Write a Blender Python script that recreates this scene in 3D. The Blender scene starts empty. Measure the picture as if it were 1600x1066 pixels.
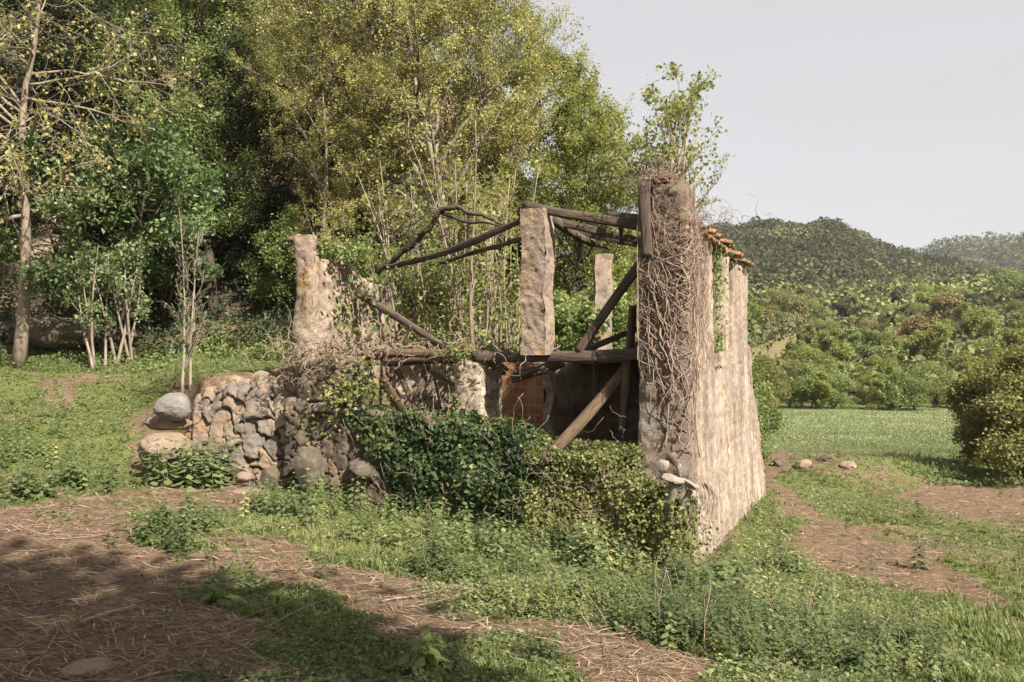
import bpy, bmesh, math, random
import numpy as np
from mathutils import Vector
R = math.radians
FPX = 1244.0; HOR = 550.0
SUN_H = np.array([0.64, -0.77]); SUN_H /= np.linalg.norm(SUN_H); SUN_EL = 44.0
S = bpy.context.scene
COL = S.collection

# ------------------------------------------------------------------ noise
def _hash(i, j, k, seed):
    h = (i.astype(np.int64) * 374761393 + j.astype(np.int64) * 668265263 + k.astype(np.int64) * 2147483647 + seed * 974634777) & 0xffffffff
    h = ((h ^ (h >> 13)) * 1274126177) & 0xffffffff
    h = (h ^ (h >> 16)) & 0xffffffff
    return h.astype(np.float64) / 4294967295.0

def vnoise(P, seed=0):
    P = np.asarray(P, float)
    f = np.floor(P); t = P - f; t = t * t * (3 - 2 * t); f = f.astype(np.int64)
    r = 0
    for a in (0, 1):
        wa = t[..., 0] if a else 1 - t[..., 0]
        for b in (0, 1):
            wb = t[..., 1] if b else 1 - t[..., 1]
            for c in (0, 1):
                wc = t[..., 2] if c else 1 - t[..., 2]
                r = r + wa * wb * wc * _hash(f[..., 0] + a, f[..., 1] + b, f[..., 2] + c, seed)
    return r * 2 - 1

def fbm(P, sc=1.0, octv=4, seed=0, gain=.5):
    P = np.asarray(P, float) * sc; r = 0; a = 1; n = 0
    for o in range(octv):
        r = r + a * vnoise(P, seed + o * 17); n += a; a *= gain; P = P * 2.03 + 5.7
    return r / n

def fb2(X, Y, sc, octv=3, seed=0):
    return fbm(np.stack([X, Y, np.zeros_like(X)], -1), sc, octv, seed)

def worley(U, V, seed=0, jit=.85):
    fu = np.floor(U).astype(np.int64); fv = np.floor(V).astype(np.int64)
    F1 = np.full(U.shape, 9.); F2 = np.full(U.shape, 9.); cid = np.zeros(U.shape); cx = np.zeros(U.shape); cy = np.zeros(U.shape)
    z = np.zeros_like(fu)
    for a in (-1, 0, 1):
        for b in (-1, 0, 1):
            i = fu + a; j = fv + b
            px = i + .5 + jit * (_hash(i, j, z, seed) - .5); py = j + .5 + jit * (_hash(i, j, z + 7, seed) - .5)
            d = np.hypot(U - px, V - py)
            c1 = d < F1
            F2 = np.where(c1, F1, np.minimum(F2, d))
            cid = np.where(c1, _hash(i, j, z + 13, seed), cid); cx = np.where(c1, U - px, cx); cy = np.where(c1, V - py, cy)
            F1 = np.where(c1, d, F1)
    return F1, F2, cid, cx, cy

def sstep(a, b, x):
    t = np.clip((x - a) / (b - a), 0, 1); return t * t * (3 - 2 * t)

# ------------------------------------------------------------------ meshes
def make_mesh(name, V, F, mats, smooth=False, attrs=None, cols=None, fmat=None):
    V = np.asarray(V, np.float32).reshape(-1, 3); F = np.asarray(F, np.int32)
    k = F.shape[1]
    me = bpy.data.meshes.new(name)
    me.vertices.add(len(V)); me.vertices.foreach_set('co', V.ravel())
    me.loops.add(F.size); me.loops.foreach_set('vertex_index', F.ravel())
    me.polygons.add(len(F)); me.polygons.foreach_set('loop_start', np.arange(0, F.size, k, dtype=np.int32))
    if smooth: me.polygons.foreach_set('use_smooth', np.ones(len(F), bool))
    for m in (mats if isinstance(mats, (list, tuple)) else [mats]): me.materials.append(m)
    if fmat is not None: me.polygons.foreach_set('material_index', np.asarray(fmat, np.int32))
    for an, av in (attrs or {}).items():
        a = me.attributes.new(an, 'FLOAT', 'POINT'); a.data.foreach_set('value', np.asarray(av, np.float32).ravel())
    me.update(); me.validate()
    return me

def link(name, me, parent=None):
    o = bpy.data.objects.new(name, me); COL.objects.link(o)
    if parent is not None: o.parent = parent
    return o

def tag(o, label=None, cat=None, group=None, kind=None):
    if label: o['label'] = label
    if cat: o['category'] = cat
    if group: o['group'] = group
    if kind: o['kind'] = kind
    return o

def empty(name, loc, label, cat, group=None, rz=0):
    o = bpy.data.objects.new(name, None); COL.objects.link(o); o.location = loc; o.rotation_euler = (0, 0, rz)
    o.empty_display_size = .2
    return tag(o, label, cat, group)

def part(name, V, F, mat, root, **k):
    """mesh given in world coordinates, parented to a root that is only translated"""
    V = np.asarray(V, float).reshape(-1, 3) - np.array(root.location)
    return link(name, make_mesh(name, V, F, mat, **k), root)

def single(name, V, F, mat, label, cat, group=None, kind=None, **k):
    V = np.asarray(V, float).reshape(-1, 3)
    c = V.mean(0); c[2] = V[:, 2].min()
    o = link(name, make_mesh(name, V - c, F, mat, **k)); o.location = c
    return tag(o, label, cat, group, kind)

class Acc:
    def __init__(s): s.V = []; s.F = []; s.n = 0; s.A = []
    def add(s, V, F, a=None):
        V = np.asarray(V, float).reshape(-1, 3); F = np.asarray(F)
        s.V.append(V); s.F.append(F + s.n); s.n += len(V)
        s.A.append(np.zeros(len(V)) if a is None else np.broadcast_to(np.asarray(a, float), (len(V),)))
    def get(s): return np.concatenate(s.V), np.concatenate(s.F)
    def attr(s): return np.concatenate(s.A)

def at(x, y, Y): return np.array([(x - 800) / FPX * Y, Y, (HOR - y) / FPX * Y])

def tubes(pts, rad, sides=6, cap=True):
    """pts (N,k,3) rad (N,k) -> V,F (quads)"""
    pts = np.asarray(pts, float); rad = np.asarray(rad, float)
    N, k, _ = pts.shape
    T = np.empty_like(pts); T[:, 1:-1] = pts[:, 2:] - pts[:, :-2]; T[:, 0] = pts[:, 1] - pts[:, 0]; T[:, -1] = pts[:, -1] - pts[:, -2]
    T /= np.linalg.norm(T, axis=-1, keepdims=True) + 1e-9
    m = T.mean(1); m /= np.linalg.norm(m, axis=-1, keepdims=True) + 1e-9
    ref = np.where(np.abs(m[:, 2:3]) < .8, np.array([[0, 0, 1.]]), np.array([[1., 0, 0]]))
    ref = np.repeat(ref[:, None], k, 1)
    u = np.cross(T, ref); u /= np.linalg.norm(u, axis=-1, keepdims=True) + 1e-9
    v = np.cross(T, u)
    an = np.arange(sides) / sides * 2 * np.pi
    ring = pts[:, :, None] + rad[:, :, None, None] * (np.cos(an)[None, None, :, None] * u[:, :, None] + np.sin(an)[None, None, :, None] * v[:, :, None])
    if cap:  # close the ends by collapsing an extra ring
        r0 = np.repeat(pts[:, :1, None], sides, 2); r1 = np.repeat(pts[:, -1:, None], sides, 2)
        ring = np.concatenate([r0, ring, r1], 1); k += 2
    V = ring.reshape(-1, 3)
    i = np.arange(k - 1)[:, None]; j = np.arange(sides)[None]; jn = (j + 1) % sides
    q = np.stack([i * sides + j, i * sides + jn, (i + 1) * sides + jn, (i + 1) * sides + j], -1).reshape(-1, 4)
    F = (q[None] + (np.arange(N) * k * sides)[:, None, None]).reshape(-1, 4)
    return V, F

def leafquads(P, Nn, size, rng, aspect=.6, fold=.12, T=None):
    n = len(P); Nn = Nn / (np.linalg.norm(Nn, axis=1, keepdims=True) + 1e-9)
    r = rng.normal(size=(n, 3)) if T is None else T
    t = r - (r * Nn).sum(1, keepdims=True) * Nn; t /= np.linalg.norm(t, axis=1, keepdims=True) + 1e-9
    b = np.cross(Nn, t); s = np.broadcast_to(size, (n,))[:, None]
    v0 = P - t * s * .5; v2 = P + t * s * .5
    v1 = P - t * s * .1 + b * s * aspect * .5 + Nn * s * fold; v3 = P - t * s * .1 - b * s * aspect * .5 + Nn * s * fold
    V = np.stack([v0, v1, v2, v3], 1).reshape(-1, 3)
    return V, np.arange(4 * n).reshape(n, 4)

def instances(protoV, protoF, pos, rz, sc, tilt=None):
    n = len(pos); c, s_ = np.cos(rz), np.sin(rz)
    V = protoV[None] * np.reshape(sc, (n, 1, 1))
    x = V[..., 0] * c[:, None] - V[..., 1] * s_[:, None]; y = V[..., 0] * s_[:, None] + V[..., 1] * c[:, None]
    z = V[..., 2]
    if tilt is not None: x = x + z * tilt[:, 0:1]; y = y + z * tilt[:, 1:2]
    W = np.stack([x, y, z], -1) + pos[:, None]
    F = protoF[None] + (np.arange(n) * len(protoV))[:, None, None]
    return W.reshape(-1, 3), F.reshape(-1, protoF.shape[1])

# ------------------------------------------------------------------ materials
class NT:
    def __init__(s, name):
        s.m = bpy.data.materials.new(name); s.m.use_nodes = True; s.t = s.m.node_tree; s.t.nodes.clear()
        s.out = s.n('ShaderNodeOutputMaterial')
    def n(s, ty, **k):
        x = s.t.nodes.new(ty)
        for a, b in k.items():
            if a.startswith('_'): x.inputs[a[1:].replace('_', ' ')].default_value = b
            else: setattr(x, a, b)
        return x
    def l(s, a, b): s.t.links.new(a, b)
    def noise(s, scale, detail=4, rough=.55, vec=None, dist=0):
        x = s.n('ShaderNodeTexNoise', _Scale=scale, _Detail=detail, _Roughness=rough, _Distortion=dist)
        if vec is not None: s.l(vec, x.inputs['Vector'])
        return x.outputs['Fac']
    def ramp(s, fac, stops, interp='LINEAR'):
        x = s.n('ShaderNodeValToRGB'); x.color_ramp.interpolation = interp
        e = x.color_ramp.elements
        while len(e) < len(stops): e.new(.5)
        for i, (p, c) in enumerate(stops):
            e[i].position = p; e[i].color = (*c, 1) if len(c) == 3 else c
        s.l(fac, x.inputs[0]); return x.outputs[0]
    def mix(s, fac, a, b, mode='MIX'):
        x = s.n('ShaderNodeMix', data_type='RGBA', blend_type=mode)
        for i, v in ((0, fac), (6, a), (7, b)):
            if hasattr(v, 'is_linked') or hasattr(v, 'node'): s.l(v, x.inputs[i])
            else: x.inputs[i].default_value = (*v, 1) if isinstance(v, tuple) and len(v) == 3 else v
        return x.outputs[2]
    def thr(s, fac, a, b):
        x = s.n('ShaderNodeMapRange', interpolation_type='SMOOTHSTEP'); s.l(fac, x.inputs[0]); x.inputs[1].default_value = a; x.inputs[2].default_value = b
        return x.outputs[0]
    def math(s, op, a, b):
        x = s.n('ShaderNodeMath', operation=op)
        for i, v in ((0, a), (1, b)):
            if hasattr(v, 'node'): s.l(v, x.inputs[i])
            else: x.inputs[i].default_value = v
        return x.outputs[0]
    def attr(s, name): return s.n('ShaderNodeAttribute', attribute_name=name).outputs['Fac']
    def pos(s): return s.n('ShaderNodeNewGeometry').outputs['Position']
    def finish(s, col, rough=.9, bump=None, bstr=.3, bdist=.02, spec=.2):
        p = s.n('ShaderNodeBsdfPrincipled'); p.inputs['Roughness'].default_value = rough; p.inputs['Specular IOR Level'].default_value = spec
        if hasattr(col, 'node'): s.l(col, p.inputs['Base Color'])
        else: p.inputs['Base Color'].default_value = (*col, 1)
        if bump is not None:
            b = s.n('ShaderNodeBump', _Strength=bstr, _Distance=bdist); s.l(bump, b.inputs['Height']); s.l(b.outputs[0], p.inputs['Normal'])
        s.l(p.outputs[0], s.out.inputs[0]); return s.m

def leaf_mat(name, stops, trans=.35, rough=.5, spec=.25, tcol=(.30, .36, .05)):
    n = NT(name); c = n.ramp(n.attr('rnd'), stops)
    p = n.n('ShaderNodeBsdfPrincipled'); p.inputs['Roughness'].default_value = rough; p.inputs['Specular IOR Level'].default_value = spec
    n.l(c, p.inputs['Base Color'])
    t = n.n('ShaderNodeBsdfTranslucent'); tc = n.mix(.55, c, tcol, 'MIX'); n.l(tc, t.inputs[0])
    x = n.n('ShaderNodeMixShader'); x.inputs[0].default_value = trans
    n.l(p.outputs[0], x.inputs[1]); n.l(t.outputs[0], x.inputs[2]); n.l(x.outputs[0], n.out.inputs[0])
    return n.m

def bark_mat(name, a, b, sc=18, moss=None):
    n = NT(name); P = n.pos()
    mp = n.n('ShaderNodeMapping'); mp.inputs['Scale'].default_value = (1, 1, .25); n.l(P, mp.inputs[0])
    f = n.noise(sc, 5, .65, mp.outputs[0]); c = n.ramp(f, [(.3, a), (.7, b)])
    if moss: c = n.mix(n.thr(n.noise(3, 4, .6, P), .52, .66), c, moss)
    return n.finish(c, .9, f, .6, .02)

M = {}
M['oak_leaf'] = leaf_mat('oak_leaf', [(0, (.14, .13, .042)), (.45, (.33, .305, .105)), (1, (.52, .47, .20))], .4, tcol=(.36, .38, .08))
M['ash_leaf'] = leaf_mat('ash_leaf', [(0, (.07, .095, .03)), (.5, (.17, .215, .07)), (1, (.31, .36, .14))], .4, tcol=(.26, .32, .06))
M['lime_leaf'] = leaf_mat('lime_leaf', [(0, (.10, .12, .03)), (.5, (.21, .235, .065)), (1, (.34, .35, .12))], .42, tcol=(.36, .37, .07))
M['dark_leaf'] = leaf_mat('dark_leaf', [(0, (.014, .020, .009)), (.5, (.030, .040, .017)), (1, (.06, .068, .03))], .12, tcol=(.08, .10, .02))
M['elder_leaf'] = leaf_mat('elder_leaf', [(0, (.06, .09, .038)), (.5, (.14, .185, .075)), (1, (.28, .34, .15))], .35, tcol=(.18, .34, .08))
M['ivy_leaf'] = leaf_mat('ivy_leaf', [(0, (.018, .030, .012)), (.5, (.045, .070, .024)), (.78, (.10, .125, .045)), (.92, (.21, .19, .05)), (1, (.22, .10, .04))], .18, .5, .22, tcol=(.14, .19, .04))
M['bramble_leaf'] = leaf_mat('bramble_leaf', [(0, (.07, .085, .03)), (.35, (.15, .175, .055)), (.7, (.26, .25, .09)), (1, (.38, .27, .17))], .3, tcol=(.25, .25, .05))
M['nettle'] = leaf_mat('nettle', [(0, (.05, .066, .026)), (.5, (.125, .155, .062)), (.85, (.24, .265, .11)), (1, (.38, .34, .15))], .3, tcol=(.18, .30, .06))
M['grass'] = leaf_mat('grass_blade', [(0, (.09, .12, .04)), (.5, (.175, .205, .07)), (.85, (.28, .275, .11)), (1, (.44, .35, .20))], .35, tcol=(.25, .32, .05))
M['field_grass'] = leaf_mat('field_grass', [(0, (.12, .145, .065)), (.5, (.19, .215, .105)), (1, (.32, .31, .18))], .35, tcol=(.26, .30, .11))
M['straw'] = leaf_mat('straw', [(0, (.085, .055, .036)), (.4, (.20, .135, .09)), (.8, (.38, .28, .19)), (1, (.52, .41, .29))], .05, .8, .1)
M['olive_leaf'] = leaf_mat('olive_leaf', [(0, (.07, .08, .025)), (.5, (.18, .18, .06)), (1, (.30, .29, .10))], .35, tcol=(.26, .24, .05))
M['brown_leaf'] = leaf_mat('brown_leaf', [(0, (.09, .08, .035)), (.5, (.20, .165, .07)), (1, (.32, .26, .12))], .3, tcol=(.30, .20, .08))
M['twig_haze'] = leaf_mat('grey_twigs', [(0, (.17, .15, .12)), (1, (.36, .32, .26))], .1, .8, .1)
M['bark_grey'] = bark_mat('bark_grey', (.10, .08, .06), (.32, .27, .21), moss=(.10, .09, .03))
M['bark_dark'] = bark_mat('bark_dark', (.035, .027, .02), (.10, .08, .055))
M['bark_pale'] = bark_mat('bark_pale', (.13, .10, .075), (.32, .26, .20))
M['vine'] = bark_mat('vine_bark', (.13, .09, .065), (.36, .27, .205), 30)
M['cutwood'] = bark_mat('cut_wood', (.15, .12, .095), (.30, .25, .20), 25)

def wood_mat(name, a, b):
    n = NT(name); P = n.n('ShaderNodeTexCoord').outputs['Object']
    mp = n.n('ShaderNodeMapping'); mp.inputs['Scale'].default_value = (1.2, 14, 14); n.l(P, mp.inputs[0])
    f = n.noise(3, 6, .65, mp.outputs[0], .6); g = n.noise(2.2, 3, .5, P)
    c = n.ramp(f, [(.28, a), (.72, b)]); c = n.mix(n.thr(g, .60, .74), c, (.10, .085, .035))
    return n.finish(c, .9, f, .8, .02)
M['wood'] = wood_mat('weathered_timber', (.025, .018, .014), (.15, .11, .085))
M['wood_brown'] = wood_mat('brown_timber', (.045, .028, .018), (.18, .12, .08))

def wall_mat(name, base, light, stain, lich=.62, streak=True):
    n = NT(name); P = n.pos()
    mp = n.n('ShaderNodeMapping'); mp.inputs['Scale'].default_value = (1, 1, .16 if streak else 1); n.l(P, mp.inputs[0])
    a = n.noise(1.7, 6, .62, P); s = n.noise(4.5, 6, .6, mp.outputs[0]); fine = n.noise(42, 5, .7, P)
    c = n.ramp(a, [(.3, base), (.65, light)])
    c = n.mix(n.math('MULTIPLY', n.thr(s, .42, .66), .8), c, stain)
    c = n.mix(n.math('MULTIPLY', n.thr(n.noise(1.25, 5, .7, P), lich, lich + .1), .75), c, (.38, .235, .08))
    c = n.mix(n.math('MULTIPLY', n.thr(n.noise(15, 4, .7, mp.outputs[0] if streak else P), .58, .68), .8), c, (.15, .11, .08))
    c = n.mix(n.math('MULTIPLY', n.thr(n.noise(.9, 5, .7, P), .5, .62), .5), c, (.30, .275, .25))
    c = n.mix(n.thr(fine, .35, .75), n.mix(1.0, c, (.62, .6, .58), 'MULTIPLY'), c)
    h = n.math('ADD', n.math('MULTIPLY', fine, .7), n.noise(9, 5, .65, P))
    return n.finish(c, .93, h, .75, .03)
M['plaster'] = wall_mat('crumbling_plaster', (.32, .245, .185), (.50, .41, .325), (.19, .145, .115))
M['pillar'] = wall_mat('lichened_plaster', (.33, .245, .18), (.45, .36, .28), (.23, .165, .12), .54, False)
M['rubble'] = wall_mat('rubble_core', (.20, .15, .115), (.33, .26, .20), (.12, .09, .065), .60, False)

def stone_mat(name, cols, mortar, mf=1.0):
    n = NT(name); P = n.pos(); a = n.noise(3.2, 5, .65, P); fine = n.noise(38, 5, .7, P)
    c = n.ramp(n.attr('cell'), cols, 'CONSTANT')
    c = n.mix(n.math('MULTIPLY', n.thr(a, .5, .72), .6), c, (.34, .205, .11)) if mf > .5 else c
    c = n.mix(.5, c, n.mix(1.0, c, n.ramp(a, [(.3, (.6, .58, .55)), (.7, (1.25, 1.2, 1.15))]), 'MULTIPLY'))
    c = n.mix(n.thr(n.attr('edge'), .02, .12), mortar, c)
    c = n.mix(n.thr(fine, .35, .7), n.mix(1.0, c, (.66, .64, .62), 'MULTIPLY'), c)
    c = n.mix(n.thr(n.noise(2.1, 4, .7, P), .60, .70), c, (.12, .12, .05))
    return n.finish(c, .92, n.math('ADD', n.math('MULTIPLY', fine, .6), n.noise(11, 4, .6, P)), .7, .025)
M['stone_warm'] = stone_mat('warm_rubble_stone', [(0, (.26, .20, .15)), (.22, (.22, .19, .16)), (.42, (.31, .235, .165)), (.58, (.20, .175, .15)), (.74, (.32, .205, .12)), (.84, (.29, .245, .20))], (.13, .095, .065))
M['stone_dark'] = stone_mat('dark_rubble_stone', [(0, (.16, .125, .09)), (.25, (.115, .095, .072)), (.5, (.20, .155, .11)), (.75, (.10, .082, .062))], (.055, .04, .028), .3)
M['stone_pier'] = stone_mat('pier_stone', [(0, (.46, .39, .31)), (.3, (.36, .30, .23)), (.6, (.55, .47, .38)), (.8, (.40, .32, .24))], (.20, .15, .10), .3)

def rock_mat(name, a, b, lich=(.30, .2, .1)):
    n = NT(name); P = n.pos(); f = n.noise(7, 6, .65, P); fine = n.noise(60, 4, .7, P)
    c = n.ramp(f, [(.3, a), (.7, b)]); c = n.mix(n.thr(n.noise(3.5, 4, .6, P), .56, .7), c, lich)
    return n.finish(c, .92, n.math('ADD', f, n.math('MULTIPLY', fine, .8)), .9, .04)
M['rock_grey'] = rock_mat('grey_boulder', (.15, .135, .12), (.27, .245, .215), (.20, .17, .13))
M['rock_warm'] = rock_mat('warm_rock', (.20, .14, .10), (.33, .25, .19))
M['rock_dark'] = rock_mat('mossy_rock', (.085, .068, .05), (.17, .135, .10), (.10, .09, .035))

def brick_mat():
    n = NT('hollow_brick'); tc = n.n('ShaderNodeTexCoord').outputs['UV']
    b = n.n('ShaderNodeTexBrick'); n.l(n.attr('bu'), b.inputs[0])
    cx = n.n('ShaderNodeCombineXYZ'); n.l(n.attr('bu'), cx.inputs[0]); n.l(n.attr('bv'), cx.inputs[1]); n.l(cx.outputs[0], b.inputs[0])
    b.inputs['Color1'].default_value = (.30, .11, .055, 1); b.inputs['Color2'].default_value = (.23, .095, .055, 1); b.inputs['Mortar'].default_value = (.33, .22, .14, 1)
    b.inputs['Scale'].default_value = 1; b.inputs['Mortar Size'].default_value = .012; b.inputs['Brick Width'].default_value = .24; b.inputs['Row Height'].default_value = .14
    P = n.pos(); c = n.mix(n.thr(n.noise(3, 5, .65, P), .45, .62), b.outputs[0], (.36, .22, .12))
    c = n.mix(n.thr(n.noise(12, 4, .6, P), .55, .7), c, (.20, .09, .045))
    return n.finish(c, .9, b.outputs['Fac'], -.5, .01)
M['brick'] = brick_mat()
def tile_mat():
    n = NT('clay_tile'); P = n.pos(); c = n.ramp(n.attr('rnd'), [(0, (.30, .10, .05)), (.5, (.33, .14, .08)), (1, (.28, .17, .11))])
    c = n.mix(n.thr(n.noise(6, 5, .6, P), .40, .54), c, (.12, .10, .055)); return n.finish(c, .85, n.noise(40, 4, .6, P), .3, .01)
M['tile'] = tile_mat()

def ground_mat():
    n = NT('soil_and_turf'); P = n.pos(); g = n.attr('g'); fd = n.attr('field')
    a = n.noise(1.1, 6, .62, P); b = n.noise(7, 6, .7, P); c3 = n.noise(40, 5, .75, P)
    mp = n.n('ShaderNodeMapping'); mp.inputs['Scale'].default_value = (1, 3.2, 1); mp.inputs['Rotation'].default_value = (0, 0, .5); n.l(P, mp.inputs[0])
    st = n.noise(26, 4, .7, mp.outputs[0], .8)
    soil = n.ramp(b, [(.25, (.15, .10, .064)), (.5, (.29, .205, .138)), (.75, (.44, .33, .23))])
    soil = n.mix(n.thr(st, .5, .7), soil, (.50, .37, .27))
    soil = n.mix(n.thr(c3, .52, .68), n.mix(1.0, soil, (.45, .42, .4), 'MULTIPLY'), soil)
    turf = n.ramp(b, [(.25, (.07, .09, .028)), (.5, (.14, .165, .05)), (.75, (.22, .22, .085))])
    turf = n.mix(n.thr(c3, .40, .62), n.mix(1.0, turf, (.5, .5, .5), 'MULTIPLY'), turf)
    m = n.math('ADD', g, n.math('MULTIPLY', n.math('SUBTRACT', n.noise(3.2, 7, .75, P), .5), 1.5))
    col = n.mix(n.thr(m, .38, .62), soil, turf)
    mp2 = n.n('ShaderNodeMapping'); mp2.inputs['Scale'].default_value = (.35, 1.6, 1); n.l(P, mp2.inputs[0])
    fcol = n.ramp(n.noise(.7, 8, .75, mp2.outputs[0]), [(.32, (.085, .12, .045)), (.5, (.15, .18, .075)), (.66, (.24, .24, .12))])
    fcol = n.mix(n.thr(n.noise(.35, 5, .7, P), .62, .74), fcol, (.27, .25, .13))
    col = n.mix(fd, col, fcol)
    h = n.math('ADD', n.math('MULTIPLY', b, 1.0), n.math('MULTIPLY', c3, .6))
    return n.finish(col, .95, h, .8, .05, .1)
M['ground'] = ground_mat()
def hill_mat():
    n = NT('wooded_hill_floor'); P = n.pos()
    return n.finish(n.ramp(n.noise(.08, 5, .6, P), [(.35, (.03, .036, .016)), (.65, (.09, .10, .035))]), .95)
M['hill'] = hill_mat()

# ------------------------------------------------------------------ plan of the ruin
Cx, Cy = 2.06, 9.5
D = np.array([0.399, 0.917]); U_ = np.array([-0.917, 0.399])
def W(t, s, z):
    t = np.asarray(t, float); s = np.asarray(s, float); z = np.asarray(z, float)
    t, s, z = np.broadcast_arrays(t, s, z)
    return np.stack([Cx + t * D[0] + s * U_[0], Cy + t * D[1] + s * U_[1], z], -1)
def ts(X, Y):
    dx = X - Cx; dy = Y - Cy
    return dx * D[0] + dy * D[1], dx * U_[0] + dy * U_[1]
LT, LS = 6.9, 5.8

# ------------------------------------------------------------------ terrain
low_anch = np.array([
    (0, 0, -1.62), (0, 4, -1.62), (-3, 4, -1.60), (-6, 5, -1.60), (-12, 6, -1.5), (1, 4.3, -1.66), (3, 4.6, -1.95), (6, 4, -2.2), (2.06, 9.3, -2.62), (3.2, 9.5, -2.66), (.7, 9.8, -2.45),
    (-1, 10.4, -2.27), (-3.2, 11.6, -2.06), (-4.4, 11.9, -1.96), (-6.2, 9.6, -1.72), (-4, 8, -1.72), (-2, 7.5, -1.85), (0, 7, -1.95), (-10, 12, -1.2),
    (4.9, 15.8, -2.82), (6, 9, -2.65), (10, 14, -2.9), (8, 20, -3.0), (12, 20, -3.05), (9, 26, -3.3), (20, 24, -3.5), (6, 30, -3.6), (20, 34, -3.75), (10, 34, -3.75), (30, 40, -3.8), (15, 50, -3.8), (28, 52, -3.85), (5, 50, -3.8),
    (40, 20, -3.6), (20, 5, -3.2), (-30, 5, -1.0), (0, -20, -1.4), (30, -20, -3), (-20, -20, -1.2), (60, 60, -3.8), (0, 24, -2.6), (-3, 16, -2.3), (45, 48, -3.8)])
def _mq(d): return np.sqrt(d * d + 1.0)
_A = _mq(np.hypot(low_anch[:, None, 0] - low_anch[None, :, 0], low_anch[:, None, 1] - low_anch[None, :, 1]))
_n = len(low_anch); _K = np.zeros((_n + 1, _n + 1)); _K[:_n, :_n] = _A; _K[:_n, _n] = 1; _K[_n, :_n] = 1
_w = np.linalg.solve(_K, np.append(low_anch[:, 2], 0))
def zlow(X, Y):
    Xc = np.clip(X, -60, 90); Yc = np.clip(Y, -40, 75)
    r = np.full(X.shape, _w[-1])
    for i in range(_n): r = r + _w[i] * _mq(np.hypot(Xc - low_anch[i, 0], Yc - low_anch[i, 1]))
    return r
def hillside(X, Y):
    # wooded slope behind and left of the ruin
    start = 18.5 + np.clip(X + 2, 0, 30) * .55
    rise = np.clip(Y - start, 0, 26) * .62
    rise = rise * sstep(7.5, -4, X)
    return rise
def ground_z(X, Y):
    X = np.asarray(X, float); Y = np.asarray(Y, float)
    zl = zlow(X, Y)
    zh = -.42 + .05 * np.clip(Y - 13, -4, 8) + np.clip(-X - 5, 0, 20) * .015
    t, s = ts(X, Y)
    # edge of the terrace
    w = .12 + np.clip(-X - 4.95, 0, 3) * 1.25
    ye = 12.5 - np.clip(-X - 4.95, 0, 6) * .1 + w * .9
    m = sstep(ye - w, ye + w, Y) * np.where(X > -3.2, sstep(LS - .35, LS + .0, s), 1)
    back = sstep(LT + .0, LT + 3, t) * sstep(-.5, 4, s) * sstep(6, 2, X) * sstep(48, 24, Y)
    m = np.maximum(m * np.where((t > 0) & (s < LS), 0, 1), back * .75)
    z = zl * (1 - m) + zh * m
    inside = (t > .2) & (t < LT - .2) & (s > .2) & (s < LS - .2)
    z = np.where(inside, -2.25, z)
    z = z + hillside(X, Y)
    # bank with stones on the right
    bx = 1 - np.clip(np.hypot((X - 8.3) / 4.0, (Y - 19.3) / 1.9), 0, 1); z = z + .5 * bx * bx * (3 - 2 * bx)
    d = np.hypot(X, Y)
    z = z + fb2(X, Y, .5, 3, 5) * .10 * sstep(1, 6, d) * (1 - .7 * sstep(24, 30, Y)) + fb2(X, Y, 3.0, 4, 9) * .035 * (Y < 26)
    return z
def gz(x, y): return float(ground_z(np.array([x]), np.array([y]))[0])
def to_px(X, Y, Z): return 800 + FPX * X / np.maximum(Y, .1), HOR - FPX * Z / np.maximum(Y, .1)

def inpoly(x, y, poly):
    poly = np.array(poly, float); r = np.zeros(x.shape, bool); n = len(poly)
    for i in range(n):
        x1, y1 = poly[i]; x2, y2 = poly[(i + 1) % n]
        if y1 == y2: continue
        c = ((y1 > y) != (y2 > y)) & (x < (x2 - x1) * (y - y1) / (y2 - y1) + x1); r ^= c
    return r
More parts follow.
